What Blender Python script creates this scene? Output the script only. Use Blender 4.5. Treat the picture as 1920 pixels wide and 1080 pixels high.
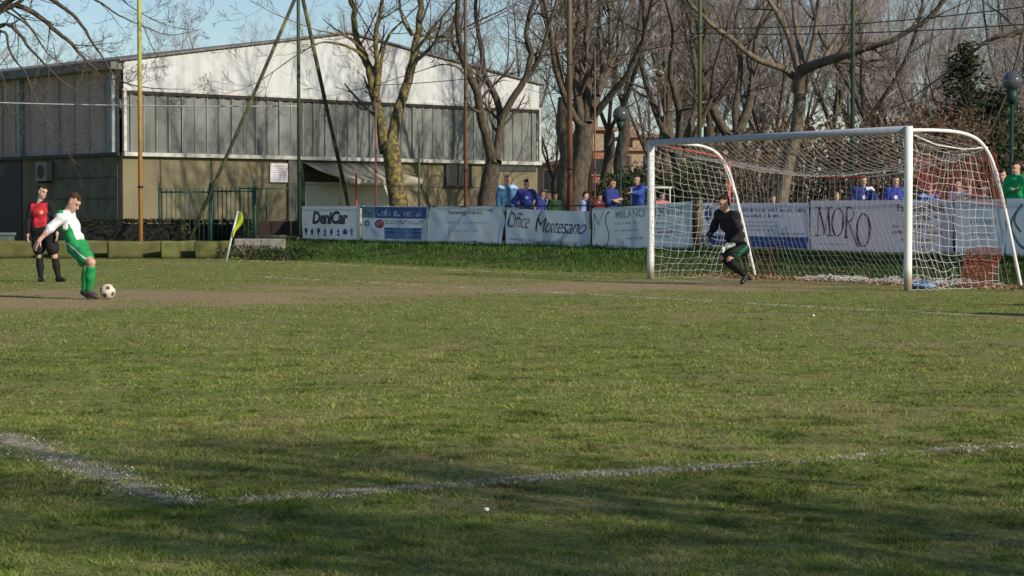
import bpy, math, random
import numpy as np
from mathutils import Vector, Matrix
R = math.radians
rng = np.random.default_rng(7)
random.seed(7)
S = bpy.context.scene
for o in list(bpy.data.objects): bpy.data.objects.remove(o)
COL = S.collection

# ------------------------------------------------------------------ camera
FPX, YH, CH = 3857.0, 404.0, 1.14
PITCH = math.atan((540-YH)/FPX)
cam = bpy.data.cameras.new("camera"); co = bpy.data.objects.new("camera", cam); COL.objects.link(co)
co.location = (0, 0, CH); co.rotation_euler = (math.pi/2-PITCH, 0, 0)
cam.sensor_width = 36; cam.lens = FPX/1920*36; cam.clip_start = .1; cam.clip_end = 5000
S.camera = co
# ------------------------------------------------------------------ world, sun, exposure
SUN_H = Vector((.78, -.62, 0)).normalized(); SUN_EL = R(26.5)
SUN = (SUN_H*math.cos(SUN_EL)+Vector((0, 0, math.sin(SUN_EL)))).normalized()
w = bpy.data.worlds.new("World"); S.world = w; w.use_nodes = True
nt = w.node_tree; bg = nt.nodes['Background']
sky = nt.nodes.new('ShaderNodeTexSky'); sky.sky_type = 'NISHITA'; sky.sun_disc = False
sky.sun_elevation = SUN_EL; sky.sun_rotation = math.atan2(SUN_H.x, SUN_H.y)
sky.air_density = 1.0; sky.dust_density = .3; sky.ozone_density = 3.0
nt.links.new(sky.outputs[0], bg.inputs[0]); bg.inputs[1].default_value = .076
sl = bpy.data.lights.new("sun", 'SUN'); so = bpy.data.objects.new("sun", sl); COL.objects.link(so)
sl.energy = 3.4; sl.angle = R(.55); sl.color = (1, .90, .76)
so.rotation_euler = (-SUN).to_track_quat('-Z', 'Y').to_euler(); so.location = (60, -60, 60)
S.view_settings.view_transform = 'Standard'; S.view_settings.look = 'None'
S.view_settings.exposure = 0.52; S.view_settings.gamma = 1
S.render.engine = 'CYCLES'

# ------------------------------------------------------------------ frames and picking helpers
TH = R(31.3)
QD = np.array([math.cos(TH), math.sin(TH)]); GD = np.array([-math.sin(TH), math.cos(TH)])   # to the back of the goal / along the goal line (away)
def ray(px, py):
    x = (px-960)/FPX; z = -(py-540)/FPX; c, s = math.cos(PITCH), math.sin(PITCH)
    return np.array([x, c+z*s, -s+z*c])
def G(px, py, z=0.0):
    d = ray(px, py); k = (z-CH)/d[2]; return np.array([d[0]*k, d[1]*k, z])
def PD(px, py, Y):
    d = ray(px, py); k = Y/d[1]; return np.array([d[0]*k, Y, CH+d[2]*k])
def onp(px, py, p):                      # hit the vertical plane a distance p across from the camera, parallel to the goal line
    d = ray(px, py); k = p/(d[0]*QD[0]+d[1]*QD[1]); return np.array([d[0]*k, d[1]*k, CH+d[2]*k])
def pt(p, t, z=0.0):
    v = QD*p+GD*t; return np.array([v[0], v[1], z])
def P_of(x, y): return x*QD[0]+y*QD[1]
def T_of(x, y): return x*GD[0]+y*GD[1]
def sstep(a, b, x):
    k = np.clip((x-a)/(b-a), 0, 1); return k*k*(3-2*k)
def ground_z(x, y):
    p = P_of(x, y); t = T_of(x, y)
    p0 = 22.6+1.3*(1-sstep(31.5, 35.5, t))
    up = sstep(0, 1, (p-p0)/(25.1-p0))
    return .43*up*(1-sstep(55.2, 56.6, t))*(1-sstep(38, 60, p))
def vn(x, y, seed=0):
    x = np.asarray(x, float); y = np.asarray(y, float)
    xi = np.floor(x).astype(np.int64); yi = np.floor(y).astype(np.int64); fx = x-xi; fy = y-yi
    fx = fx*fx*(3-2*fx); fy = fy*fy*(3-2*fy)
    def h(a, b):
        n = (a*374761393+b*668265263+seed*974634777) & 0x7fffffff
        n = ((n ^ (n >> 13))*1274126177) & 0x7fffffff
        return ((n ^ (n >> 16)) & 0xffff)/65535.0
    return (h(xi, yi)*(1-fx)+h(xi+1, yi)*fx)*(1-fy)+(h(xi, yi+1)*(1-fx)+h(xi+1, yi+1)*fx)*fy
def fbm(x, y, seed=0, o=4):
    s = 0; a = .5; t = 0
    for i in range(o): s = s+a*vn(x*2**i, y*2**i, seed+i); t += a; a *= .55
    return s/t

# ------------------------------------------------------------------ object helpers
def tag(o, label=None, cat=None, group=None, kind=None):
    if label: o['label'] = label
    if cat: o['category'] = cat
    if group: o['group'] = group
    if kind: o['kind'] = kind
    return o
def empty(name, loc, rz=0, label=None, cat=None, group=None):
    o = bpy.data.objects.new(name, None); COL.objects.link(o); o.location = tuple(loc); o.rotation_euler = (0, 0, rz)
    o.empty_display_size = .1
    return tag(o, label, cat, group)
def link(name, me, parent=None):
    o = bpy.data.objects.new(name, me); COL.objects.link(o)
    if parent is not None:
        o.parent = parent
    return o
def world_child(o, parent):              # geometry is in world coordinates: cancel the parent's transform in the mesh
    bpy.context.view_layer.update()
    o.data.transform(parent_matrix(parent).inverted())
    o.parent = parent
    return o
def parent_matrix(p):
    m = Matrix.LocRotScale(p.location, p.rotation_euler, None)
    return m if p.parent is None else parent_matrix(p.parent) @ m
def mesh_np(name, V, F, mats=(), smooth=False, mi=None):
    me = bpy.data.meshes.new(name)
    V = np.asarray(V, np.float32); F = np.asarray(F, np.int32)
    n, k = F.shape
    me.vertices.add(len(V)); me.vertices.foreach_set('co', V.ravel())
    me.loops.add(n*k); me.loops.foreach_set('vertex_index', F.ravel())
    me.polygons.add(n); me.polygons.foreach_set('loop_start', np.arange(0, n*k, k, dtype=np.int32))
    me.polygons.foreach_set('loop_total', np.full(n, k, np.int32))
    for m in mats: me.materials.append(m)
    if mi is not None: me.polygons.foreach_set('material_index', np.asarray(mi, np.int32))
    if smooth: me.polygons.foreach_set('use_smooth', np.ones(n, bool))
    me.update(calc_edges=True); me.validate()
    return me
class MB:                                # collects boxes, tubes, sheets into one mesh
    def __init__(s): s.V = []; s.F = []; s.n = 0; s.S = []
    def add(s, V, F, smooth=False):
        V = np.asarray(V, float); s.V.append(V)
        for f in F: s.F.append(tuple(int(i)+s.n for i in f)); s.S.append(smooth)
        s.n += len(V)
    def box(s, c, d, rot=None):          # centre, full size, optional 3x3
        c = np.asarray(c, float); d = np.asarray(d, float)/2
        v = np.array([[x, y, z] for x in (-1, 1) for y in (-1, 1) for z in (-1, 1)], float)*d
        if rot is not None: v = v @ np.asarray(rot, float).T
        s.add(v+c, [(0, 1, 3, 2), (4, 6, 7, 5), (0, 4, 5, 1), (2, 3, 7, 6), (0, 2, 6, 4), (1, 5, 7, 3)])
    def tube(s, pts, r, sides=8, cap=True):
        V, F = tube_np(pts, r, sides); s.add(V, F, sides > 4)
        if cap:
            n = len(pts)
            s.F.append(tuple(s.n-len(V)+i for i in range(sides-1, -1, -1))); s.S.append(False)
            s.F.append(tuple(s.n-sides+i for i in range(sides))); s.S.append(False)
    def grid(s, P, smooth=True):         # P[i][j] points
        P = np.asarray(P, float); a, b = P.shape[:2]
        F = [(i*b+j, (i+1)*b+j, (i+1)*b+j+1, i*b+j+1) for i in range(a-1) for j in range(b-1)]
        s.add(P.reshape(-1, 3), F, smooth)
    def poly(s, pts): s.add(pts, [tuple(range(len(pts)))])
    def prism(s, pts2, y0, y1):          # polygon in local xz extruded along y
        n = len(pts2); V = [(x, y0, z) for x, z in pts2]+[(x, y1, z) for x, z in pts2]
        F = [tuple(range(n)), tuple(range(2*n-1, n-1, -1))]+[(i, i+n, (i+1) % n+n, (i+1) % n) for i in range(n)]
        s.add(V, F)
    def mesh(s, name, mats):
        me = bpy.data.meshes.new(name); V = np.concatenate(s.V)
        me.from_pydata(V.tolist(), [], s.F)
        if not isinstance(mats, (list, tuple)): mats = [mats]
        for m in mats: me.materials.append(m)
        me.polygons.foreach_set('use_smooth', s.S)
        import bmesh
        bm = bmesh.new(); bm.from_mesh(me); bmesh.ops.recalc_face_normals(bm, faces=bm.faces); bm.to_mesh(me); bm.free()
        return me
    def build(s, name, mats, parent=None, world=False):
        o = link(name, s.mesh(name, mats))
        if parent is not None:
            if world: world_child(o, parent)
            else: o.parent = parent
        return o
def tube_np(pts, r, sides):
    P = np.asarray(pts, float); n = len(P); r = np.broadcast_to(np.asarray(r, float), (n,))
    T = np.gradient(P, axis=0); T /= np.linalg.norm(T, axis=1)[:, None]+1e-9
    up = np.array([0, 0, 1.0]) if abs(T[0][2]) < .8 else np.array([1.0, 0, 0])
    A = np.cross(T, up); A /= np.linalg.norm(A, axis=1)[:, None]+1e-9; B = np.cross(T, A)
    a = np.arange(sides)*2*math.pi/sides
    V = P[:, None]+r[:, None, None]*(np.cos(a)[None, :, None]*A[:, None]+np.sin(a)[None, :, None]*B[:, None])
    i = np.arange(n-1)[:, None]*sides; j = np.arange(sides)[None]; j2 = (j+1) % sides
    F = np.stack([i+j, i+j2, i+sides+j2, i+sides+j], -1).reshape(-1, 4)
    return V.reshape(-1, 3), F
class TB:                                # numpy quad collector for many tubes
    def __init__(s): s.V = []; s.F = []; s.n = 0
    def tube(s, pts, r, sides=3):
        V, F = tube_np(pts, r, sides); s.V.append(V); s.F.append(F+s.n); s.n += len(V)
    def mesh(s, name, mat, smooth=True): return mesh_np(name, np.concatenate(s.V), np.concatenate(s.F), [mat], smooth)
def smooth_path(pts, m=4):
    P = np.asarray(pts, float); out = []
    for i in range(len(P)-1):
        p0 = P[max(i-1, 0)]; p1 = P[i]; p2 = P[i+1]; p3 = P[min(i+2, len(P)-1)]
        for k in range(m):
            t = k/m; out.append(.5*((2*p1)+(-p0+p2)*t+(2*p0-5*p1+4*p2-p3)*t*t+(-p0+3*p1-3*p2+p3)*t**3))
    out.append(P[-1]); return np.array(out)

# ------------------------------------------------------------------ materials
def M(name, col, rough=.8, var=.18, scale=6, bump=0., metal=0., col2=None, stretch=(1, 1, 1), spec=.3, thresh=(.35, .65), detail=5, vary=0):
    m = bpy.data.materials.new(name); m.use_nodes = True; n = m.node_tree.nodes; l = m.node_tree.links
    b = n['Principled BSDF']; b.inputs['Roughness'].default_value = rough; b.inputs['Metallic'].default_value = metal
    b.inputs['Specular IOR Level'].default_value = spec
    tc = n.new('ShaderNodeTexCoord'); mp = n.new('ShaderNodeMapping'); mp.inputs['Scale'].default_value = stretch
    l.new(tc.outputs['Object'], mp.inputs[0])
    nz = n.new('ShaderNodeTexNoise'); nz.inputs['Scale'].default_value = scale; nz.inputs['Detail'].default_value = detail
    l.new(mp.outputs[0], nz.inputs['Vector'])
    r = n.new('ShaderNodeValToRGB'); l.new(nz.outputs['Fac'], r.inputs[0])
    c2 = col2 if col2 else tuple(min(1, c*(1+var)) for c in col)
    c1 = col if col2 else tuple(c*(1-var) for c in col)
    r.color_ramp.elements[0].position = thresh[0]; r.color_ramp.elements[0].color = (*c1, 1)
    r.color_ramp.elements[1].position = thresh[1]; r.color_ramp.elements[1].color = (*c2, 1)
    out = r.outputs[0]
    if vary:
        oi = n.new('ShaderNodeObjectInfo'); hs = n.new('ShaderNodeHueSaturation')
        mr = n.new('ShaderNodeMapRange'); mr.inputs['To Min'].default_value = 1-vary; mr.inputs['To Max'].default_value = 1+vary
        l.new(oi.outputs['Random'], mr.inputs[0]); l.new(mr.outputs[0], hs.inputs['Value']); l.new(out, hs.inputs['Color']); out = hs.outputs[0]
    l.new(out, b.inputs['Base Color'])
    if bump:
        bp = n.new('ShaderNodeBump'); bp.inputs['Strength'].default_value = bump; bp.inputs['Distance'].default_value = .02
        l.new(nz.outputs['Fac'], bp.inputs['Height']); l.new(bp.outputs[0], b.inputs['Normal'])
    return m
def M_streak(name, col, dirt, rough=.5, metal=0., sx=3.0, amount=.5, patch=.35):   # vertical run-off streaks and patches of dirt
    m = bpy.data.materials.new(name); m.use_nodes = True; n = m.node_tree.nodes; l = m.node_tree.links
    b = n['Principled BSDF']; b.inputs['Roughness'].default_value = rough; b.inputs['Metallic'].default_value = metal
    b.inputs['Specular IOR Level'].default_value = .25
    tc = n.new('ShaderNodeTexCoord')
    def noise(st, sc, lo, hi):
        mp = n.new('ShaderNodeMapping'); mp.inputs['Scale'].default_value = st; l.new(tc.outputs['Object'], mp.inputs[0])
        z = n.new('ShaderNodeTexNoise'); z.inputs['Scale'].default_value = sc; z.inputs['Detail'].default_value = 6; l.new(mp.outputs[0], z.inputs['Vector'])
        q = n.new('ShaderNodeMapRange'); q.inputs['From Min'].default_value = lo; q.inputs['From Max'].default_value = hi; l.new(z.outputs['Fac'], q.inputs[0]); return q.outputs[0]
    a = noise((1, 1, .07), sx, .4, .7); c = noise((1, 1, 1), .6, .35, .75)
    m1 = n.new('ShaderNodeMath'); m1.operation = 'MULTIPLY'; l.new(a, m1.inputs[0]); m1.inputs[1].default_value = amount
    m2 = n.new('ShaderNodeMath'); m2.operation = 'MULTIPLY_ADD'; l.new(c, m2.inputs[0]); m2.inputs[1].default_value = patch; l.new(m1.outputs[0], m2.inputs[2]); m2.use_clamp = True
    mx = n.new('ShaderNodeMix'); mx.data_type = 'RGBA'; l.new(m2.outputs[0], mx.inputs[0]); mx.inputs[6].default_value = (*col, 1); mx.inputs[7].default_value = (*dirt, 1)
    l.new(mx.outputs[2], b.inputs['Base Color'])
    return m
def M_attr(name, rough=.9, attr='col', trans=0., noise=0.):
    m = bpy.data.materials.new(name); m.use_nodes = True; n = m.node_tree.nodes; l = m.node_tree.links
    b = n['Principled BSDF']; b.inputs['Roughness'].default_value = rough; b.inputs['Specular IOR Level'].default_value = .15
    a = n.new('ShaderNodeAttribute'); a.attribute_name = attr; l.new(a.outputs['Color'], b.inputs['Base Color'])
    if trans:
        t = n.new('ShaderNodeBsdfTranslucent'); l.new(a.outputs['Color'], t.inputs[0]); ms = n.new('ShaderNodeMixShader'); ms.inputs[0].default_value = trans
        l.new(b.outputs[0], ms.inputs[1]); l.new(t.outputs[0], ms.inputs[2]); l.new(ms.outputs[0], n['Material Output'].inputs[0])
    return m
_mc = {}
def cloth(col, name='cloth'):
    k = (name,)+tuple(col)
    if k not in _mc: _mc[k] = M(name, col, .85, .14, 11, .7)
    return _mc[k]
def set_col(me, C):
    a = me.color_attributes.new('col', 'FLOAT_COLOR', 'POINT')
    a.data.foreach_set('color', np.concatenate([C, np.ones((len(C), 1))], 1).astype(np.float32).ravel())

# =================================================================== GROUND
def dirtiness(x, y):
    p = P_of(x, y); t = T_of(x, y)
    nz = fbm(x*.45, y*.45, 11, 4)-.5; n2 = fbm(x*2.2, y*2.2, 15, 3)-.5
    band = np.exp(-((t-27.6)/3.7)**2)*sstep(2.5, 8, p)*(1-sstep(21.5, 23.5, p))
    spot = np.exp(-((t-27.5)/2.2)**2-((p-10.5)/2.6)**2)
    six = np.exp(-((t-29.5)/5.2)**2-((p-17.8)/2.6)**2)*.85
    back = sstep(22.2, 22.8, p)*(1-sstep(24, 24.5, p))*sstep(20, 22, t)*(1-sstep(30, 33, t))*.8
    d = np.maximum.reduce([band, spot, six, back])
    spots = .48*sstep(.56, .68, fbm(x*1.1+9, y*1.1, 19, 4))*(p < 22)
    return np.maximum(np.clip(d*.92+nz*1.5+n2*1.1, 0, .92)*sstep(.1, .5, d), spots)
ax_p = np.concatenate([[-900, -400, -150, -60, -30, -15], np.arange(-8, 38, .3), [40, 45, 52, 60, 80, 120, 200, 400, 900]])
ax_t = np.concatenate([[-900, -400, -150, -60, -25, -8], np.arange(0, 62, .3), [65, 70, 80, 95, 120, 160, 250, 500, 1100]])
PP, TT = np.meshgrid(ax_p, ax_t, indexing='ij')
GX = QD[0]*PP+GD[0]*TT; GY = QD[1]*PP+GD[1]*TT
near = (abs(PP-15) < 24) & (abs(TT-30) < 33)
GZ = ground_z(GX, GY)+np.where(near, (fbm(GX*.5, GY*.5, 3, 3)-.5)*.03, 0)
a, b = PP.shape; ii = np.arange(a*b).reshape(a, b)
F = np.stack([ii[:-1, :-1], ii[1:, :-1], ii[1:, 1:], ii[:-1, 1:]], -1).reshape(-1, 4)
me = mesh_np('pitch_ground', np.stack([GX, GY, GZ], -1).reshape(-1, 3), F, [], True)
d = dirtiness(GX, GY).ravel(); far = sstep(22.4, 24.5, PP).ravel()*(1-sstep(56, 57, TT)).ravel()
at = me.attributes.new('dirt', 'FLOAT', 'POINT'); at.data.foreach_set('value', d.astype(np.float32))
at = me.attributes.new('bank', 'FLOAT', 'POINT'); at.data.foreach_set('value', far.astype(np.float32))
def ground_mat():
    m = bpy.data.materials.new('worn_turf'); m.use_nodes = True; n = m.node_tree.nodes; l = m.node_tree.links
    b = n['Principled BSDF']; b.inputs['Roughness'].default_value = 1; b.inputs['Specular IOR Level'].default_value = .05
    tc = n.new('ShaderNodeTexCoord')
    def nz(sc, det=6, ro=.6):
        z = n.new('ShaderNodeTexNoise'); z.inputs['Scale'].default_value = sc; z.inputs['Detail'].default_value = det; z.inputs['Roughness'].default_value = ro
        l.new(tc.outputs['Object'], z.inputs['Vector']); return z.outputs['Fac']
    def ramp(f, els):
        r = n.new('ShaderNodeValToRGB'); l.new(f, r.inputs[0]); e = r.color_ramp.elements
        e[0].position, e[0].color = els[0][0], (*els[0][1], 1); e[1].position, e[1].color = els[-1][0], (*els[-1][1], 1)
        for p, c in els[1:-1]:
            k = e.new(p); k.color = (*c, 1)
        return r.outputs[0]
    def mix(f, a_, b_):
        x = n.new('ShaderNodeMix'); x.data_type = 'RGBA'; l.new(f, x.inputs[0]); l.new(a_, x.inputs[6]); l.new(b_, x.inputs[7]); return x.outputs[2]
    fine = nz(24, 9, .8); mid = nz(5.0, 8, .75)
    g1 = ramp(fine, [(.36, (.10, .105, .032)), (.5, (.22, .225, .070)), (.66, (.38, .35, .14))])
    g2 = ramp(fine, [(.36, (.055, .075, .020)), (.52, (.14, .17, .042)), (.68, (.26, .28, .08))])
    mm = n.new('ShaderNodeMapRange'); mm.inputs['From Min'].default_value = .4; mm.inputs['From Max'].default_value = .6; l.new(mid, mm.inputs[0])
    g = mix(mm.outputs[0], g2, g1)
    dirt = ramp(fine, [(.35, (.15, .11, .06)), (.52, (.33, .25, .14)), (.68, (.46, .36, .21))])
    at = n.new('ShaderNodeAttribute'); at.attribute_name = 'dirt'
    ad = n.new('ShaderNodeMath'); ad.operation = 'MULTIPLY_ADD'; l.new(fine, ad.inputs[0]); ad.inputs[1].default_value = 1.3; l.new(at.outputs['Fac'], ad.inputs[2])
    dm = n.new('ShaderNodeMapRange'); dm.inputs['From Min'].default_value = .88; dm.inputs['From Max'].default_value = 1.6; l.new(ad.outputs[0], dm.inputs[0])
    g = mix(dm.outputs[0], g, dirt)
    bk = n.new('ShaderNodeAttribute'); bk.attribute_name = 'bank'
    g = mix(bk.outputs['Fac'], g, ramp(fine, [(.35, (.02, .028, .01)), (.55, (.045, .07, .018)), (.7, (.09, .10, .04))]))
    l.new(g, b.inputs['Base Color'])
    bp = n.new('ShaderNodeBump'); bp.inputs['Strength'].default_value = .6; bp.inputs['Distance'].default_value = .02; l.new(fine, bp.inputs['Height']); l.new(bp.outputs[0], b.inputs['Normal'])
    return m
me.materials.append(ground_mat()); tag(link('ground', me), kind='structure')

# ---- painted lines (worn chalk)
def chalk_mat(cover):
    m = bpy.data.materials.new('worn_chalk'); m.use_nodes = True; n = m.node_tree.nodes; l = m.node_tree.links
    b = n['Principled BSDF']; b.inputs['Roughness'].default_value = 1; b.inputs['Specular IOR Level'].default_value = .05
    tc = n.new('ShaderNodeTexCoord'); z = n.new('ShaderNodeTexNoise'); z.inputs['Scale'].default_value = 14; z.inputs['Detail'].default_value = 9; z.inputs['Roughness'].default_value = .8; l.new(tc.outputs['Object'], z.inputs['Vector'])
    z2 = n.new('ShaderNodeTexNoise'); z2.inputs['Scale'].default_value = 1.1; z2.inputs['Detail'].default_value = 5; l.new(tc.outputs['Object'], z2.inputs['Vector'])
    r = n.new('ShaderNodeValToRGB'); l.new(z.outputs['Fac'], r.inputs[0]); e = r.color_ramp.elements
    e[0].position = .38; e[0].color = (.17, .14, .085, 1); e[1].position = .66; e[1].color = (.48, .44, .34, 1); l.new(r.outputs[0], b.inputs['Base Color'])
    s = n.new('ShaderNodeMath'); s.operation = 'ADD'; l.new(z.outputs['Fac'], s.inputs[0]); l.new(z2.outputs['Fac'], s.inputs[1])
    at = n.new('ShaderNodeAttribute'); at.attribute_name = 'edge'
    s2 = n.new('ShaderNodeMath'); s2.operation = 'SUBTRACT'; l.new(s.outputs[0], s2.inputs[0]); l.new(at.outputs['Fac'], s2.inputs[1])
    mr = n.new('ShaderNodeMapRange'); mr.inputs['From Min'].default_value = 1.0-cover; mr.inputs['From Max'].default_value = 1.25-cover; l.new(s2.outputs[0], mr.inputs[0])
    l.new(mr.outputs[0], b.inputs['Alpha']); return m
LINES = []
def field_line(name, A, B, width, cover, lift=.006):
    A = np.array(A[:2]); B = np.array(B[:2]); L = np.linalg.norm(B-A); n = max(2, int(L/.25)); u = (B-A)/L; v = np.array([-u[1], u[0]])
    s = np.linspace(0, L, n); off = np.array([-1, -.5, 0, .5, 1])*width/2
    X = A[0]+s[:, None]*u[0]+off[None]*v[0]; Y = A[1]+s[:, None]*u[1]+off[None]*v[1]
    wob = (fbm(s*.7, s*0+3, 5, 2)-.5)[:, None]*.10; X = X+wob*v[0]; Y = Y+wob*v[1]
    Z = ground_z(X, Y)+(fbm(X*.5, Y*.5, 3, 3)-.5)*.03+lift+.004
    ii = np.arange(n*5).reshape(n, 5); F = np.stack([ii[:-1, :-1], ii[:-1, 1:], ii[1:, 1:], ii[1:, :-1]], -1).reshape(-1, 4)
    me = mesh_np(name, np.stack([X, Y, Z], -1).reshape(-1, 3), F, [chalk_mat(cover)], True)
    at = me.attributes.new('edge', 'FLOAT', 'POINT'); at.data.foreach_set('value', np.tile(np.array([.45, .12, 0, .12, .45], np.float32), n))
    tag(link(name, me), kind='structure'); LINES.append((A, B, width, cover))
gp = 21.32
CORNER = G(345, 945)[:2]; cp, ct = P_of(*CORNER), T_of(*CORNER)
L1 = G(-120, 772)
field_line('penalty_area_line', CORNER, CORNER+(L1[:2]-CORNER)*1.6, .27, .15, .003)
L2 = G(2150, 818)
field_line('penalty_area_side_line', CORNER+(CORNER-L2[:2])*.0, CORNER+(L2[:2]-CORNER)*1.0, .16, .11, .004)
a1 = G(485, 518.5); a2 = G(1900, 596)
field_line('goal_area_line', a1, a2, .11, .12)
field_line('goal_line', pt(gp, 52.2), pt(gp, 14), .11, .05, .003)
field_line('touchline', G(-250, 489), G(430, 482), .12, .12)
field_line('goal_area_side_line', a1, pt(gp, T_of(*a1[:2])), .11, -.02, .009)

# ---- grass blades
def blade_field(name, x, y, h, wd, C, lean=.6):
    n = len(x); z = ground_z(x, y)+(fbm(x*.5, y*.5, 3, 3)-.5)*.03-.003
    a = rng.uniform(0, 2*math.pi, n); ux, uy = np.cos(a), np.sin(a)
    b = rng.uniform(0, 2*math.pi, n); ln = h*lean*rng.uniform(.2, 1.6, n)
    V = np.zeros((n, 3, 3)); V[:, 0] = np.stack([x-ux*wd, y-uy*wd, z], 1); V[:, 1] = np.stack([x+ux*wd, y+uy*wd, z], 1)
    V[:, 2] = np.stack([x+np.cos(b)*ln, y+np.sin(b)*ln, z+h], 1)
    me = mesh_np(name, V.reshape(-1, 3), np.arange(3*n).reshape(-1, 3), [M_BLADE])
    C3 = np.repeat(C, 3, 0); set_col(me, C3)
    return link(name, me)
M_BLADE = M_attr('grass_blade', .75, trans=.25)
def fan(D0, D1, n, k=.34):
    D = np.sqrt(rng.uniform(D0**2, D1**2, n)); x = D*rng.uniform(-k, k, n); return x, D
X = []; Y = []; H = []; W = []
for D0, D1, n, hh, ww in ((4.5, 8, 190000, .026, .0020), (8, 12, 200000, .026, .0026), (12, 18, 120000, .026, .0036), (18, 27, 80000, .026, .005), (27, 40, 50000, .028, .007), (40, 56, 26000, .03, .010)):
    x, y = fan(D0, D1, n); X.append(x); Y.append(y); H.append(hh*rng.uniform(.4, 1.35, n)); W.append(ww*rng.uniform(.6, 1.3, n))
X, Y, H, W = map(np.concatenate, (X, Y, H, W))
patch = fbm(X*.9, Y*.9, 21, 4); fine = fbm(X*8, Y*8, 31, 3); dd = dirtiness(X, Y)
p = P_of(X, Y)
keep = (rng.uniform(0, 1, len(X)) < (1-dd*.95)*(.5+.6*sstep(.3, .62, fine))) & (p < 22.8)
X, Y, H, W, patch, fine = (v[keep] for v in (X, Y, H, W, patch, fine)); n = len(X)
H = H*(.36+.62*sstep(.35, .75, fine)); W = W*1.35
clump = fbm(X*7, Y*7, 51, 3); k = rng.uniform(0, 1, n)*.85+.07+(patch-.5)*1.3+(clump-.5)*1.4
green = np.array([.185, .225, .050]); olive = np.array([.30, .285, .085]); straw = np.array([.38, .315, .16]); dark = np.array([.10, .15, .032])
C = np.where((k < .28)[:, None], dark, np.where((k < .62)[:, None], green, np.where((k < .92)[:, None], olive, straw)))*rng.uniform(.75, 1.25, n)[:, None]
for A, B, wd, cov in LINES:              # blades standing in the chalk are whitened
    u = (B-A)/np.linalg.norm(B-A); s = (X-A[0])*u[0]+(Y-A[1])*u[1]; dq = abs((X-A[0])*-u[1]+(Y-A[1])*u[0])
    on = (s > 0) & (s < np.linalg.norm(B-A)) & (dq < wd*.55) & (rng.uniform(0, 1, n) < .30+cov*1.6) & (fbm(X*2.6, Y*2.6, 77, 3) > .44-cov)
    C[on] = np.array([.58, .56, .49])*rng.uniform(.6, 1.1, on.sum())[:, None]; H[on] *= .7
tone = (.60+.74*sstep(.25, .75, fbm(X*2.1+5, Y*2.1, 61, 4)))*(.56+.88*sstep(.3, .7, fbm(X*8+5, Y*8, 63, 3))); C = np.minimum(C*tone[:, None]*np.array([1.20, 1.32, 1.08]), np.array([.33, .325, .13]))
xs, ys, hs, ws, cs = [X], [Y], [H], [W], [C]      # trodden, chalk-dusted stubble along the two near lines
for (A, B, wd, cov), m_, kc in ((LINES[0], 20000, .42), (LINES[1], 17000, .385), (LINES[2], 15000, .47), (LINES[3], 9000, .50)):
    L_ = np.linalg.norm(B-A); u = (B-A)/L_; s_ = rng.uniform(0, min(L_, 9 if wd > .12 else 24), m_); q_ = rng.normal(0, wd*.27, m_)
    x_ = A[0]+u[0]*s_-u[1]*q_; y_ = A[1]+u[1]*s_+u[0]*q_; kp_ = fbm(s_*1.3+3, q_*2+9, 88, 3)+.5*(fbm(x_*9, y_*9, 89, 2)-.5) > kc-.08; x_, y_ = x_[kp_], y_[kp_]; nn = len(x_)
    xs.append(x_); ys.append(y_); hs.append(.011*rng.uniform(.3, 1.5, nn)); ws.append((.0045 if wd > .12 else .010)*rng.uniform(.5, 1.5, nn)); tt_ = rng.uniform(0, 1, nn)[:, None]
    cs.append(np.where(tt_ < .62, np.array([.68, .65, .56]), np.where(tt_ < .8, np.array([.34, .27, .18]), np.array([.22, .22, .10])))*rng.uniform(.7, 1.2, nn)[:, None])
X, Y, H, W, C = map(np.concatenate, (xs, ys, hs, ws, cs))
tag(blade_field('grass', X, Y, H, W, C, 1.3), kind='stuff')
# longer grass on the bank
n = 60000
t_ = rng.uniform(18, 58, n)**1.0; p_ = rng.uniform(22.3, 26.2, n)
x = QD[0]*p_+GD[0]*t_; y = QD[1]*p_+GD[1]*t_
ok = (fbm(x*1.5, y*1.5, 44, 3) > .36) & (p_ > 22.5+1.5*(1-sstep(31.5, 35.5, t_))+rng.normal(0, .25, n)); x, y = x[ok], y[ok]; n = len(x)
H = .07*rng.uniform(.4, 1.5, n)*(.5+fbm(x*2, y*2, 45, 2)); k = rng.uniform(0, 1, n)
C = np.where((k < .55)[:, None], np.array([.05, .12, .02]), np.where((k < .85)[:, None], np.array([.09, .17, .03]), np.array([.17, .20, .06])))*rng.uniform(.7, 1.3, n)[:, None]
tag(blade_field('bank_grass', x, y, H, .009*rng.uniform(.6, 1.4, n), C, .5), kind='stuff')
# fallen leaves heaped behind the goal
n = 2600
t_ = rng.uniform(20.5, 31.5, n); p_ = 23.3+rng.normal(0, .38, n); x = QD[0]*p_+GD[0]*t_; y = QD[1]*p_+GD[1]*t_; z = ground_z(x, y)+rng.uniform(.01, .05, n)
q = rng.normal(size=(n, 3)); q /= np.linalg.norm(q, axis=1)[:, None]; q2 = np.cross(q, rng.normal(size=(n, 3))); q2 /= np.linalg.norm(q2, axis=1)[:, None]
s_ = rng.uniform(.015, .035, n)[:, None]; c_ = np.stack([x, y, z], 1)
V = np.stack([c_-q*s_, c_+q2*s_*.7, c_+q*s_, c_-q2*s_*.7], 1).reshape(-1, 3)
me = mesh_np('fallen_leaves', V, np.arange(4*n).reshape(-1, 4), [M_attr('dry_leaf')])
set_col(me, np.repeat(np.array([.28, .17, .09])*rng.uniform(.5, 1.5, n)[:, None], 4, 0)); tag(link('fallen_leaves', me), kind='stuff')

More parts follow.
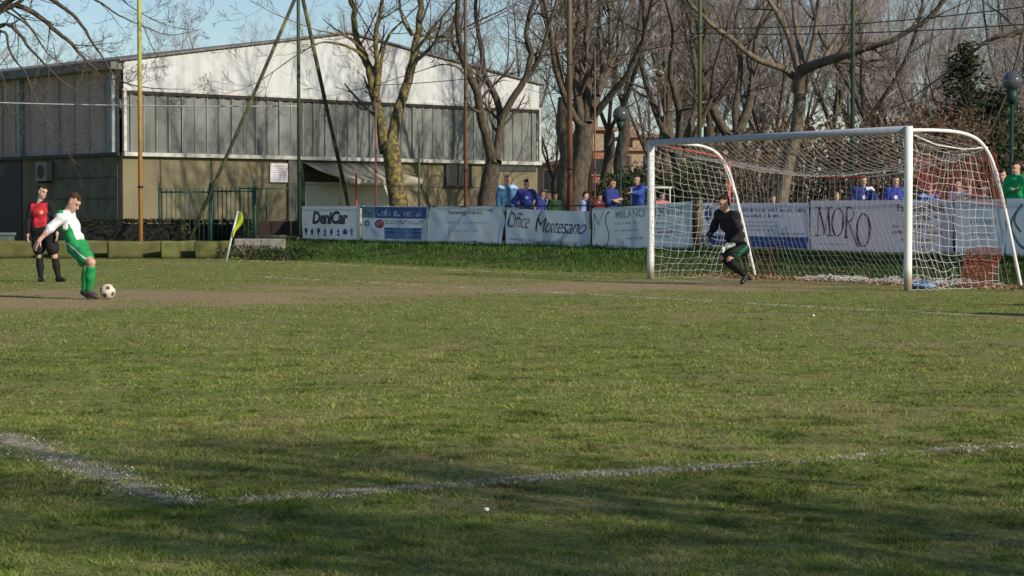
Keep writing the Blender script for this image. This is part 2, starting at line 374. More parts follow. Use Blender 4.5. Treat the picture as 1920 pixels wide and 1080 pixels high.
# =================================================================== TREES
M_BARK = M('bark', (.05, .04, .03), .95, .35, 14, 1.0, col2=(.12, .098, .068), stretch=(1, 1, .35), vary=.12)
M_BARKY = M('lichen_bark', (.075, .06, .04), .95, .35, 9, 1.0, col2=(.24, .20, .05), thresh=(.44, .66))
M_BARKP = M('plane_bark', (.085, .066, .045), .95, .3, 9, .9, col2=(.20, .165, .115), stretch=(1, 1, .5))
M_TWIG = M('twig', (.115, .088, .068), .95, .25, 3, vary=.15)
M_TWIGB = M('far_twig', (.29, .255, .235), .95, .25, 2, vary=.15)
def nrm(v): return v/(np.linalg.norm(v)+1e-9)
def grow(tb, rg, P, d, L, r, level, maxl, up=.25, curl=.35, kids=(5, 8), taper=.35):
    n = 5 if level < maxl else 3
    pts = [P]; step = L/n; d = nrm(d); c = rg.normal(0, 1, 3)*curl
    for i in range(n):
        c = c*.6+rg.normal(0, 1, 3)*curl*.6
        d = nrm(d+c*.35+np.array([0, 0, up*.4])); pts.append(pts[-1]+d*step)
    pts = np.array(pts); rr = r*np.linspace(1, taper, n+1)
    tb.tube(pts, np.maximum(rr, .0045), 5 if r > .05 else 3)
    if level >= maxl: return
    for k in range(rg.integers(kids[0], kids[1])):
        s = rg.uniform(.2, 1); f = s*n; i = min(int(f), n-1); q = pts[i]+(pts[i+1]-pts[i])*(f-i); dd = nrm(pts[i+1]-pts[i])
        side = nrm(np.cross(dd, rg.normal(size=3))); a = rg.uniform(.45, 1.1)
        grow(tb, rg, q, dd*math.cos(a)+side*math.sin(a), L*rg.uniform(.38, .62)*(1.15-.5*s), r*(1-s*(1-taper))*.55, level+1, maxl, up, curl*1.05, kids, taper)
def hero_tree(name, label, Y, limbs, mat, seed, spawn=1.6, blen=1.5, maxl=3, down=False, bark_n=8, twig=None, group='bare trees behind the banner fence'):
    rg = np.random.default_rng(seed); tt = TB(); tc = TB(); base = None
    for li, (pp, r0, r1) in enumerate(limbs):
        sl_ = 0 if li == 0 else rg.uniform(-.55, .55); P3 = []; acc = 0
        for i, (px, py) in enumerate(pp):
            if i: acc += math.hypot(px-pp[i-1][0], py-pp[i-1][1])*Y/FPX
            P3.append(PD(px, py, Y+sl_*acc))
        P3 = np.array(P3)
        if li == 0 and not down:
            P3[0][2] = ground_z(P3[0][0], P3[0][1])-.15; base = P3[0]
        S_ = smooth_path(P3, 4); n = len(S_)
        wv = np.cumsum(rg.normal(0, .035, S_.shape), 0); wv -= np.linspace(0, 1, n)[:, None]*wv[-1]*.5; S_ = S_+wv*min(1, r0*7)*np.linspace(.2, 1, n)[:, None]
        rr = np.linspace(r0, r1, n)
        if li == 0 and not down: rr[:3] *= np.array([1.35, 1.15, 1.05])
        tt.tube(S_, rr, 9 if r0 > .08 else 6)
        if li == 0 and not down: continue
        seg = np.linalg.norm(np.diff(S_, axis=0), axis=1); tot = seg.sum()
        for k in range(int(tot*spawn)):
            f = rg.uniform(.12, 1)*(n-1); i = min(int(f), n-2); q = S_[i]+(S_[i+1]-S_[i])*(f-i); dd = nrm(S_[i+1]-S_[i])
            side = nrm(np.cross(dd, rg.normal(size=3))); a = rg.uniform(.5, 1.2)
            grow(tc, rg, q, dd*math.cos(a)+side*math.sin(a), blen*rg.uniform(.5, 1.5), max(.012, rr[i]*.42), 1, maxl, .18 if not down else -.25, .4, (3, 6))
        grow(tc, rg, S_[-1], S_[-1]-S_[-2], blen*2.2, r1, 0, maxl, .2 if not down else -.3, .3, (4, 7))
    if base is None: base = np.array([P3[0][0], P3[0][1], 0])
    e = empty(name, (base[0], base[1], max(0, ground_z(base[0], base[1]))), 0, label, 'tree', group)
    world_child(link('trunk', tt.mesh('trunk', mat)), e); world_child(link('crown', tc.mesh('crown', twig or M_TWIG)), e)
    return e
hero_tree('bare_tree', 'forked bare tree with yellow lichen on its bark, behind the blue sponsor banner', 57,
  [([(752, 440), (742, 360), (730, 310), (727, 272)], .27, .24),
   ([(722, 285), (712, 225), (700, 170), (692, 122), (675, 85), (667, 50), (658, 0), (640, -60)], .16, .06),
   ([(732, 285), (742, 225), (757, 170), (769, 125), (773, 80), (776, 30), (774, -20), (780, -80)], .17, .06),
   ([(702, 180), (708, 130), (702, 70), (712, 10), (715, -60)], .09, .04),
   ([(708, 190), (714, 120), (722, 80), (735, 55), (752, 40)], .06, .025),
   ([(692, 118), (672, 98), (640, 84), (606, 78), (575, 92)], .055, .02),
   ([(690, 105), (655, 72), (622, 62), (590, 55)], .04, .015),
   ([(769, 118), (790, 80), (812, 72), (845, 70), (870, 60)], .06, .02),
   ([(775, 100), (798, 70), (820, 40), (850, 5)], .05, .02),
   ([(773, 65), (760, 45), (750, 15), (748, -30)], .055, .025)], M_BARKY, 3, 1.5, 1.35)
hero_tree('bare_tree', 'bare tree with two swaying limbs, second trunk from the left behind the banners', 58,
  [([(912, 440), (913, 370), (920, 325), (926, 295)], .27, .22),
   ([(922, 305), (912, 255), (900, 210), (893, 170), (874, 125), (866, 90), (856, 40), (862, -30)], .15, .06),
   ([(930, 300), (938, 250), (941, 205), (925, 160), (912, 125), (906, 70), (898, 0)], .13, .05),
   ([(940, 225), (962, 185), (988, 145), (1000, 100), (990, 60), (1000, 10), (1010, -50)], .11, .05),
   ([(985, 150), (1012, 110), (1028, 60), (1045, 0)], .07, .03),
   ([(868, 110), (850, 88), (848, 50), (858, 10)], .05, .025),
   ([(893, 175), (862, 130), (830, 122), (800, 130)], .04, .015)], M_BARK, 4, 1.6, 1.4)
hero_tree('bare_tree', 'thick bare tree with a dense fan of steep limbs, beside the globe lamp', 60,
  [([(1078, 440), (1082, 360), (1092, 290), (1100, 225)], .33, .27),
   ([(1092, 235), (1082, 175), (1072, 110), (1062, 40), (1056, -40)], .15, .06),
   ([(1100, 230), (1104, 165), (1099, 100), (1106, 30), (1104, -40)], .15, .06),
   ([(1104, 230), (1122, 180), (1143, 125), (1150, 60), (1146, -20)], .14, .05),
   ([(1110, 220), (1140, 185), (1174, 140), (1204, 85), (1212, 50), (1228, -20)], .12, .05),
   ([(1090, 240), (1062, 195), (1040, 140), (1024, 70), (1012, 0)], .11, .05),
   ([(1122, 180), (1128, 120), (1122, 60), (1130, -10)], .08, .04),
   ([(1143, 125), (1165, 80), (1172, 30), (1186, -20)], .06, .03)], M_BARK, 5, 1.9, 1.5)
hero_tree('bare_tree', 'slender bare tree with crossing limbs just left of the goal crossbar', 63,
  [([(1288, 440), (1282, 370), (1275, 310), (1268, 268)], .26, .21),
   ([(1262, 285), (1240, 230), (1218, 160), (1208, 100), (1215, 40), (1205, -30)], .13, .05),
   ([(1272, 270), (1275, 210), (1262, 150), (1268, 80), (1256, 10)], .13, .05),
   ([(1280, 275), (1300, 215), (1306, 150), (1296, 70), (1302, -10)], .12, .05),
   ([(1285, 290), (1312, 230), (1330, 180), (1338, 110), (1360, 40)], .1, .04)], M_BARK, 6, 1.9, 1.4)
hero_tree('bare_tree', 'dark leaning bare tree rising behind the middle of the crossbar', 66,
  [([(1402, 440), (1395, 370), (1385, 300), (1372, 250)], .3, .24),
   ([(1365, 255), (1342, 215), (1322, 170), (1310, 110), (1318, 40), (1300, -30)], .17, .06),
   ([(1378, 260), (1402, 210), (1414, 150), (1420, 80), (1440, 10)], .17, .06),
   ([(1380, 255), (1378, 200), (1388, 130), (1380, 60), (1392, -20)], .13, .05)], M_BARK, 8, 1.9, 1.5)
hero_tree('bare_tree', 'pollarded pale bare tree with knobbed head and a long limb reaching right', 47,
  [([(1458, 450), (1466, 370), (1480, 300), (1497, 235), (1503, 165)], .18, .14),
   ([(1499, 172), (1503, 140), (1506, 130)], .20, .14),
   ([(1490, 145), (1465, 125), (1415, 103), (1362, 62), (1325, 35), (1290, -5)], .085, .045),
   ([(1496, 130), (1480, 68), (1462, 30), (1440, -10)], .08, .05),
   ([(1505, 128), (1494, 70), (1487, 10), (1486, -30)], .07, .045),
   ([(1512, 128), (1522, 85), (1533, 30), (1540, -20)], .075, .05),
   ([(1518, 132), (1560, 107), (1620, 95), (1690, 70), (1740, 38), (1775, 0), (1790, -30)], .075, .05),
   ([(1540, 118), (1572, 65), (1600, 30), (1632, -10)], .06, .035),
   ([(1555, 112), (1600, 85), (1660, 78), (1700, 60)], .05, .02)], M_BARKP, 9, .9, 1.1)
hero_tree('bare_tree', 'bare tree at the right edge with a dark branch hanging over the globe lamp', 44,
  [([(2010, 440), (2000, 300), (1992, 180), (1985, 60)], .26, .2),
   ([(1985, 65), (1950, 50), (1918, 62), (1890, 70), (1852, 76), (1825, 100)], .09, .03),
   ([(1918, 62), (1910, 95), (1900, 130)], .04, .02),
   ([(1988, 60), (1980, 10), (1970, -50)], .14, .07), ([(1990, 100), (2020, 40), (2040, -40)], .12, .06)], M_BARK, 10, 1.0, 1.1)
hero_tree('bare_tree', 'spreading bare tree with drooping branches in the top left corner', 62,
  [([(-75, 440), (-70, 300), (-62, 180), (-50, 80)], .3, .24),
   ([(-50, 90), (-10, 30), (30, 12), (70, 30), (105, 62), (140, 92), (165, 120), (190, 150)], .11, .03),
   ([(-50, 80), (-5, 20), (45, -10), (90, 0), (130, 30), (160, 70), (185, 100)], .1, .03),
   ([(-52, 110), (-15, 60), (15, 45), (45, 70), (70, 105), (95, 130)], .09, .025),
   ([(-30, 60), (8, 60), (15, 90), (28, 115), (45, 135), (60, 170)], .05, .02),
   ([(20, 15), (75, -20), (130, -25), (180, 0), (215, 20), (250, 42)], .06, .02),
   ([(-55, 60), (-30, 0), (-10, -60)], .15, .07), ([(10, 20), (55, 50), (90, 100), (118, 118)], .04, .015),
   ([(100, -40), (160, -50), (200, -25), (240, 10)], .05, .02),
   ([(0, 60), (-5, 120), (10, 160), (5, 200)], .03, .012)], M_BARK, 12, 1.9, 1.15, 3)

# background wood of bare trees
def proto_tree(seed, H, r, spread):
    rg = np.random.default_rng(seed); tt = TB(); tc = TB()
    fork = H*rg.uniform(.22, .34); lean = rg.normal(0, .04, 2)
    tr = np.array([[lean[0]*z, lean[1]*z, z] for z in np.linspace(-.2, fork, 6)])+rg.normal(0, .04, (6, 3)); tt.tube(tr, np.linspace(r*1.25, r*.85, 6), 7)
    for k in range(rg.integers(4, 7)):
        a = rg.uniform(0, 6.28); d = np.array([math.cos(a)*spread, math.sin(a)*spread, 1]); L = (H-fork)*rg.uniform(.7, 1.0)
        pts = [tr[-1]]; dd = nrm(d)
        for i in range(7): dd = nrm(dd+rg.normal(0, .13, 3)+np.array([0, 0, .12])); pts.append(pts[-1]+dd*L/7)
        pts = smooth_path(pts, 2); rr = np.linspace(r*.40, .02, len(pts)); tt.tube(pts, rr, 5)
        for q in range(int(L*3.0)):
            f = rg.uniform(.1, 1)*(len(pts)-1); i = min(int(f), len(pts)-2); b_ = pts[i]+(pts[i+1]-pts[i])*(f-i); dd2 = nrm(pts[i+1]-pts[i]); side = nrm(np.cross(dd2, rg.normal(size=3)))
            grow(tc, rg, b_, dd2*.75+side*.75, rg.uniform(1.2, 2.8), max(.014, rr[i]*.4), 1, 3, .3, .3, (4, 7), .4)
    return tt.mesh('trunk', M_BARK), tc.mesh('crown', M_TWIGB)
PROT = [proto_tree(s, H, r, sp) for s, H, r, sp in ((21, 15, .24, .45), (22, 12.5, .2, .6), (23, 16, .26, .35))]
def place_tree(px, Y, k, rz, sc, label, group='bare trees in the park behind the goal'):
    x = (px-960)/FPX*Y; e = empty('bare_tree', (x, Y, ground_z(x, Y)), rz, label, 'tree', group); e.scale = (sc, sc, sc)
    link('trunk', PROT[k][0], e); link('crown', PROT[k][1], e); return e
spots = [(1130, 84, 0, .95), (1215, 96, 1, 1.0), (1330, 80, 2, .95), (1455, 76, 1, .95), (1605, 70, 0, .85), (1665, 98, 1, 1.15),
         (1770, 92, 0, .8), (1845, 74, 1, .72), (1905, 86, 2, .85), (1965, 66, 0, .8), (1275, 108, 2, 1.0), (1500, 112, 1, 1.2), (1590, 120, 0, 1.1), (1800, 116, 2, .95),
         (1045, 118, 1, .95), (960, 134, 0, 1.2), (860, 138, 2, 1.15), (1900, 120, 1, .9), (1430, 130, 2, 1.2), (1690, 134, 0, 1.05)]
spots += [(1062, 79, 0, 1.2), (1088, 83, 1, 1.3), (1160, 86, 0, 1.2), (1250, 92, 2, 1.15), (1355, 104, 0, 1.1), (1415, 108, 1, 1.2), (1560, 104, 2, 1.1), (1635, 110, 0, 1.0), (1740, 112, 1, 1.1), (1880, 104, 0, .95), (1300, 124, 1, 1.3), (1640, 140, 2, 1.2), (1760, 142, 0, 1.1)]
NEARTO = ['left of the globe lamp', 'beside the left globe lamp', 'above the far end of the crossbar', 'left of the pollarded tree', 'behind the dark green pole', 'left of the near goalpost top', 'above the curved side bar', 'left of the right globe lamp', 'behind the right globe lamp', 'outside the right edge', 'left of the pale green pole', 'behind the knob of the pollarded tree', 'between the pollarded tree and the dark green pole', 'behind the ragged conifer', 'just right of the hall', 'behind the hall right end', 'over the right slope of the hall roof', 'at the far right of the wood', 'behind the dark leaning tree', 'far behind the near goalpost',
 'hidden behind the thick fan shaped tree', 'beside the thick fan shaped tree', 'between the thick tree and the globe lamp', 'behind the slender crossing limbs', 'right of the pale green pole', 'far behind the left of the crossbar', 'right of the dark green pole, farther off', 'left of the ragged conifer, farther off', 'behind the side net top', 'deep in the wood by the right lamp', 'deep in the wood above the goal far post', 'deep in the wood above the goal middle', 'deep in the wood behind the conifers']
KIND = ['tall bare grey-brown tree with upright limbs', 'broad bare tree with spreading limbs', 'slim bare tree with a narrow crown']
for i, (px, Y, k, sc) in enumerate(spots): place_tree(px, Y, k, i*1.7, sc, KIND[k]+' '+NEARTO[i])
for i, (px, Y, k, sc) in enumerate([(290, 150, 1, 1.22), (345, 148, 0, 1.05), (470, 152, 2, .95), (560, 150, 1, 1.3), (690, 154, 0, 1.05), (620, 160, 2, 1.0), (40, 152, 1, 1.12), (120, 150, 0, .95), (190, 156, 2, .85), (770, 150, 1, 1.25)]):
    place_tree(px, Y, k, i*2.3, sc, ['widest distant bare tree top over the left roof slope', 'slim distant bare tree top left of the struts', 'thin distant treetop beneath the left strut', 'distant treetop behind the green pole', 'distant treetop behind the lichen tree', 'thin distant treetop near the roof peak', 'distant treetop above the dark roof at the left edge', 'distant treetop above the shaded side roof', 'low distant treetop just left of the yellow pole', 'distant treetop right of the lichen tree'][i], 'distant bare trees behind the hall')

# leafy shrubs, hedge, conifers
def leaf_cloud(name, C, S_, n, size, mat, cols, seed, shape='ell', hollow=.35):
    rg = np.random.default_rng(seed)
    if shape == 'box':
        v = rg.uniform(-1, 1, (n, 3)); k = rg.integers(0, 3, n); sgn = rg.choice([-1, 1], n); m_ = rg.uniform(0, 1, n) > .25
        v[np.arange(n)[m_], k[m_]] = sgn[m_]*rg.uniform(.82, 1.04, m_.sum())
    else:
        v = rg.normal(size=(n, 3)); v /= np.linalg.norm(v, axis=1)[:, None]; rr = rg.uniform(hollow, 1, n)**.6
        lump = .72+.45*fbm(v[:, 0]*2.2+seed, v[:, 1]*2.2+v[:, 2]*2.2, seed, 3); v = v*(rr*lump)[:, None]
    c = v*np.asarray(S_)+np.asarray(C)
    q = rg.normal(size=(n, 3)); q /= np.linalg.norm(q, axis=1)[:, None]; q2 = np.cross(q, rg.normal(size=(n, 3))); q2 /= np.linalg.norm(q2, axis=1)[:, None]
    s_ = (size*rg.uniform(.5, 1.4, n))[:, None]
    V = np.stack([c-q*s_, c+q2*s_*.5, c+q*s_, c-q2*s_*.5], 1).reshape(-1, 3)
    me = mesh_np(name, V, np.arange(4*n).reshape(-1, 4), [mat]); cols = np.array(cols)
    set_col(me, np.repeat(cols[rg.integers(0, len(cols), n)]*rg.uniform(.6, 1.4, n)[:, None], 4, 0)); return me
M_LEAF = M_attr('foliage', .8, trans=.2)
def shrub(px, Y, w_, h, cols, label, name='shrub', group=None, seed=1, n=2600, size=.07, z0=None):
    x = (px-960)/FPX*Y; z = ground_z(x, Y) if z0 is None else z0
    e = empty(name, (x, Y, z), 0, label, 'shrub', group)
    link('foliage', leaf_cloud('foliage', (0, 0, h*.52), (w_/2, w_*.4, h*.52), n, size, M_LEAF, cols, seed), e)
    tb = TB(); rg = np.random.default_rng(seed)
    for k in range(9): grow(tb, rg, np.array([rg.normal(0, w_*.1), rg.normal(0, w_*.1), 0]), np.array([rg.normal(0, .4), rg.normal(0, .4), 1]), h*rg.uniform(.7, 1.05), .03, 1, 3, .2, .3, (3, 5))
    link('stems', tb.mesh('stems', M_TWIG), e); return e
RED = [(.19, .095, .06), (.14, .08, .055), (.22, .13, .085), (.10, .07, .05)]; GRN = [(.03, .055, .02), (.05, .085, .025), (.02, .04, .015)]; BRN = [(.15, .11, .08), (.11, .085, .06), (.19, .14, .10)]
for i, (px, Y, w_, h, c, lb) in enumerate([
    (1425, 58, 4.5, 3.2, BRN, 'brown twiggy shrub seen above the goalkeeper'), (1530, 60, 4.5, 3.6, RED, 'rust coloured shrub behind the middle of the goal net'),
    (1640, 58, 4.2, 3.5, BRN, 'brown leafless shrub left of the near goalpost'), (1745, 56, 4.6, 3.9, RED, 'large rust red shrub seen through the side net'),
    (1850, 58, 4.0, 3.4, RED, 'rust red shrub under the right globe lamp'), (1320, 62, 3.6, 2.4, GRN, 'dark evergreen shrub behind the far goalpost'),
    (1195, 66, 3.2, 2.3, GRN, 'dark green shrub behind the player leaning his arm out'), (1930, 52, 3.0, 3.6, GRN, 'dark green shrub at the right edge of the park'), (1225, 72, 3.4, 3.2, BRN, 'brown shrub beside the left goalpost, in front of the houses'),
    (1590, 74, 6, 5.0, BRN, 'tall brown thicket shrub behind the dark green pole'), (1700, 76, 6, 5.4, BRN, 'tall brown thicket shrub above the near goalpost'), (1470, 76, 6, 4.8, RED, 'tall russet thicket shrub behind the pollarded tree'),
    (1800, 74, 5, 5.0, BRN, 'tall brown thicket shrub above the curved side bar'), (1380, 78, 5, 4.2, BRN, 'tall brown thicket shrub above the far goalpost')]):
    shrub(px, Y, w_, h, c, lb, seed=50+i, n=3000 if Y < 70 else 2200, size=.075, group='shrubs behind the goal')
def conifer(px, Y, H, w_, label, seed):
    x = (px-960)/FPX*Y; e = empty('conifer', (x, Y, 0), 0, label, 'tree', 'evergreens right of the goal'); rg = np.random.default_rng(seed)
    tb = TB(); tb.tube([[0, 0, -.2], [0, 0, H*.5], [0, 0, H]], [.2, .12, .02], 7); parts = []; V = []; C = []
    for k in range(150):
        z = H*rg.uniform(.08, .99); a = rg.uniform(0, 6.28); L = w_*.5*(1-z/H)**.7*rg.uniform(.5, 1.15)+.15; d = np.array([math.cos(a), math.sin(a), -.12])
        p0 = np.array([0, 0, z]); p1 = p0+d*L*.6; p2 = p0+d*L+np.array([0, 0, .15*L]); tb.tube([p0, p1, p2], [.03, .02, .008], 3)
        m_ = 34; s = rg.uniform(.15, 1.05, m_)[:, None]; c = p0+(p2-p0)*s+rg.normal(0, .13, (m_, 3)); q = nrm(d)+rg.normal(0, .5, (m_, 3)); q /= np.linalg.norm(q, axis=1)[:, None]
        q2 = np.cross(q, rg.normal(size=(m_, 3))); q2 /= np.linalg.norm(q2, axis=1)[:, None]; s_ = rg.uniform(.06, .15, m_)[:, None]
        V.append(np.stack([c-q*s_, c+q2*s_*.3, c+q*s_, c-q2*s_*.3], 1).reshape(-1, 3)); C.append(np.repeat(np.array([.05, .06, .032])*rg.uniform(.3, 1.9, m_)[:, None], 4, 0))
    V = np.concatenate(V); me = mesh_np('crown', V, np.arange(len(V)).reshape(-1, 4), [M_LEAF]); set_col(me, np.concatenate(C))
    link('trunk', tb.mesh('trunk', M_BARK), e); link('crown', me, e)
conifer(1805, 66, 6.6, 3.4, 'ragged dark conifer left of the right globe lamp', 5)
conifer(1868, 62, 5.0, 3.4, 'lower bushy conifer just behind the right globe lamp', 6)
conifer(1770, 70, 4.4, 3.2, 'small dark conifer above the curved side bar of the goal', 7)

# trees beside the photographer that throw the foreground shadows
def shade_tree(x, y, k, rz, sc, label):
    e = empty('bare_tree', (x, y, 0), rz, label, 'tree', 'trees along the near touchline'); e.scale = (sc, sc, sc)
    link('trunk', PROT[k][0], e); link('crown', PROT[k][1], e)
for i, (x, y, k, rz, sc) in enumerate(((6.2, .6, 1, .4, .55), (8.6, 1.6, 2, 1.9, .50), (16.8, 1.4, 2, 2.2, .56), (7.4, 1.2, 0, 2.7, .52), (9.5, 3.0, 1, 5.7, .50), (13.0, -2.4, 1, .9, .60))):
    shade_tree(x, y, k, rz, sc, 'bare tree beside the near touchline behind the camera')

# =================================================================== HALL
HC = np.array([-16.66, 88.0, 0.0]); HA = math.atan2(.672, .741)
hx = np.array([math.cos(HA), math.sin(HA)]); hn = np.array([math.sin(HA), -math.cos(HA)])
def hall_ax(px, py):                     # pixel on the gable wall -> (along, height)
    d = ray(px, py); k = (HC[0]*hn[0]+HC[1]*hn[1])/(d[0]*hn[0]+d[1]*hn[1]); q = np.array([d[0]*k, d[1]*k]); return float((q-HC[:2]) @ hx), float(CH+d[2]*k)
def side_ax(px, py):
    d = ray(px, py); k = (HC[0]*hx[0]+HC[1]*hx[1])/(d[0]*hx[0]+d[1]*hx[1]); q = np.array([d[0]*k, d[1]*k]); return float((q-HC[:2]) @ -hn), float(CH+d[2]*k)
M_WHITEM = M_streak('white_sheet_metal', (.58, .60, .60), (.34, .35, .33), .45, 0, 2.2, .35, .35)
M_FLUTE = M_streak('weathered_fluted_panel', (.23, .24, .225), (.10, .11, .095), .5, 0, 1.3, .65, .5)
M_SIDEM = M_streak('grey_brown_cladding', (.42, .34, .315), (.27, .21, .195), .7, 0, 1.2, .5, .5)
M_CONC = M_streak('tan_render', (.22, .19, .115), (.13, .115, .075), .9, 0, .8, .5, .6)
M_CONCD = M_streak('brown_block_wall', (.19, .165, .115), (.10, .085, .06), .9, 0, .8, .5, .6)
M_ROOF = M('roof_sheet', (.16, .15, .14), .8, .3, 3)
M_TRIM = M('pale_flashing', (.47, .46, .42), .6, .2, 3)
M_DARK = M('dark_opening', (.018, .018, .018), .6, .3, 3)
M_GLASSD = M('dark_window_pane', (.03, .035, .04), .12, .2, 1, spec=.6)
M_BLUEP = M('grey_blue_paint', (.20, .25, .27), .6, .2, 3)
hall = empty('sports_hall', HC, HA, 'long gabled hall with white sheet metal gable, grey fluted band and tan lower wall', 'building')
LEN, DEP, EAV, PEAK, MIDZ, LOWZ = 24.2, 34.0, 7.74, 9.6, 6.55, 3.80
def corrugated(x0, x1, zlo, zhi, pitch, depth, y, n_per=4, ax='x'):
    n = int((x1-x0)/pitch*n_per); xs = np.linspace(x0, x1, n+1); yy = y+depth*np.sin(np.arange(n+1)*2*math.pi/n_per)
    lo = np.array([zlo(v) for v in xs]); hi = np.array([zhi(v) for v in xs]); mb = MB()
    A = np.stack([xs, yy, lo], 1); B = np.stack([xs, yy, hi], 1)
    if ax == 'y': A = A[:, [1, 0, 2]]; B = B[:, [1, 0, 2]]
    mb.grid(np.stack([A, B], 0), False); return mb
roofz = lambda a: EAV+(PEAK-EAV)*(1-abs(a-LEN/2)/(LEN/2))
corrugated(0, LEN, lambda a: MIDZ, lambda a: roofz(a)-.03, .26, .022, -.16).build('gable_cladding', M_WHITEM, hall)
corrugated(.05, LEN-.05, lambda a: LOWZ, lambda a: MIDZ+.02, .52, .045, -.08).build('fluted_band', M_FLUTE, hall)
mb = MB()
for k in range(37): mb.box((.35+k*.65, -.145, (MIDZ+LOWZ)/2-.06), (.035, .04, MIDZ-LOWZ-.32))
mb.build('cover_strips', M('pale_cover_strip', (.24, .25, .235), .6, .35, 2, stretch=(1, 1, .4)), hall)
mb = MB()
for k in range(24): mb.box((-.11, 1.2+k*1.3, (EAV+LOWZ)/2-.2), (.04, .05, EAV-LOWZ-.7))
mb.build('side_cover_strips', M_SIDEM, hall)
mb = MB(); mb.box((LEN/2, .1, LOWZ/2-.1), (LEN-.02, .3, LOWZ+.2))
mb.box((LEN-.15, DEP/2, EAV/2), (.3, DEP-.6, EAV)); mb.box((LEN/2, DEP-.15, EAV/2), (LEN, .3, EAV)); mb.build('wall', M_CONC, hall)
mb = MB(); mb.box((LEN/2, -.17, MIDZ-.03), (LEN+.1, .10, .10)); mb.box((LEN/2, -.20, LOWZ-.04), (LEN+.1, .22, .16)); mb.box((0.02, -.2, (MIDZ+LOWZ)/2), (.14, .14, MIDZ-LOWZ-.14))
mb.box((LEN-.02, -.2, (MIDZ+LOWZ)/2), (.14, .14, MIDZ-LOWZ-.14)); mb.build('flashing', M_TRIM, hall)
mb = MB(); mb.box((LEN/2, -.12, MIDZ-.15), (LEN-.1, .14, .13)); mb.build('shadow_gap', M_DARK, hall)
mb = MB()
for s in (0, 1):
    xa, xb = (-.25, LEN/2) if s == 0 else (LEN/2, LEN+.25); za = roofz(0)-.04 if s == 0 else PEAK; zb = PEAK if s == 0 else roofz(LEN)-.04
    mb.add([(xa, -.3, za), (xb, -.3, zb), (xb, DEP, zb), (xa, DEP, za), (xa, -.3, za+.09), (xb, -.3, zb+.09), (xb, DEP, zb+.09), (xa, DEP, za+.09)],
           [(0, 1, 2, 3), (4, 7, 6, 5), (0, 4, 5, 1), (1, 5, 6, 2), (2, 6, 7, 3), (3, 7, 4, 0)])
mb.build('roof', M_ROOF, hall)
# shaded long side
corrugated(.1, DEP, lambda a: LOWZ, lambda a: EAV-.35, .40, .035, -.06, ax='y').build('side_cladding', M_SIDEM, hall)
mb = MB(); mb.box((.12, DEP/2, LOWZ/2-.1), (.26, DEP-.3, LOWZ+.2)); mb.build('side_wall', M_CONCD, hall)
mb = MB(); mb.box((-.25, DEP/2, EAV-.22), (.65, DEP+.2, .32)); mb.build('eaves', M_ROOF, hall)
mb = MB(); mb.box((-.14, DEP/2, LOWZ-.04), (.2, DEP, .14)); mb.build('side_ledge', M_DARK, hall)
for px in (45, 218):
    y_, _ = side_ax(px, 240); mb = MB(); mb.box((-.22, y_, (LOWZ+EAV-.4)/2), (.16, .28, EAV-.5-LOWZ)); mb.build('downpipe', M_BLUEP, hall)
for px0, px1, py0, py1, nm in ((-60, 42, 302, 452, 'garage_opening'), (108, 222, 292, 452, 'roller_door')):
    y0, z1 = side_ax(px1, py0); y1, _ = side_ax(px0, py0); _, z0 = side_ax(px1, py1); z0 = max(z0, .02)
    mb = MB(); mb.box((-.03, (y0+y1)/2, (z0+z1)/2), (.06, y1-y0, z1-z0))
    d_ = mb.build(nm, M('shutter_paint', (.10, .095, .065), .7, .25, 2) if 'roller' in nm else M_DARK, hall)
    mb = MB()
    for k in range(5): mb.box((-.075, (y0+y1)/2, z0+(z1-z0)*k/4), (.03, y1-y0, .035))
    mb.build('rail', M_DARK, d_)
# gable wall openings
def hall_box(nm, px0, px1, py0, py1, mat, dy=-.08, th=.06, parent=hall):
    a0, z1 = hall_ax(px0, py0); a1, z0 = hall_ax(px1, py1); mb = MB(); mb.box(((a0+a1)/2, dy, (z0+z1)/2), (a1-a0, th, z1-z0)); return mb.build(nm, mat, parent)
wn = hall_box('window', 834, 878, 307, 349, M_GLASSD)
a0, z1 = hall_ax(834, 307); a1, z0 = hall_ax(878, 349); mb = MB()
for c, d in ((((a0+a1)/2, -.1, z1+.05), (a1-a0+.2, .1, .1)), (((a0+a1)/2, -.1, z0-.05), (a1-a0+.3, .16, .1)), ((a0-.05, -.1, (z0+z1)/2), (.1, .1, z1-z0-.01)), ((a1+.05, -.1, (z0+z1)/2), (.1, .1, z1-z0-.01)), (((a0+a1)/2, -.12, (z0+z1)/2), (.05, .05, z1-z0))): mb.box(c, d)
mb.build('frame', M_DARK, wn)
hall_box('window', 925, 1003, 303, 322, M_GLASSD)
hall_box('doorway', 565, 745, 302, 342, M('brown_recess', (.06, .05, .045), .8, .3, 1), -.07, .05)
hall_box('wall_panel', 567, 745, 341, 420, M('cream_board', (.52, .50, .42), .8, .08, 2), -.12, .1)
hall_box('fascia', 660, 745, 303, 316, M_DARK, -.16, .08)
hall_box('door_jamb', 556, 568, 300, 440, M('dark_green_wood', (.03, .05, .035), .7, .2, 2), -.12, .12)
hall_box('light_post', 552, 556, 345, 440, M_TRIM, -.22, .1)
hall_box('pilaster', 536, 552, 296, 440, M('grey_brown_block', (.15, .135, .11), .9, .25, 3), -.14, .18)
for px in (300, 395, 800, 905):
    a_, _ = hall_ax(px, 350); mb = MB(); mb.box((a_, -.075, LOWZ/2), (.06, .05, LOWZ-.2)); mb.build('joint', M('joint', (.12, .105, .075), .9), hall)
a_, z_ = hall_ax(820, 329); mb = MB(); mb.box((a_-1.0, -.075, z_), (5.5, .04, .05)); mb.build('conduit', M('conduit', (.14, .12, .08), .8), hall)
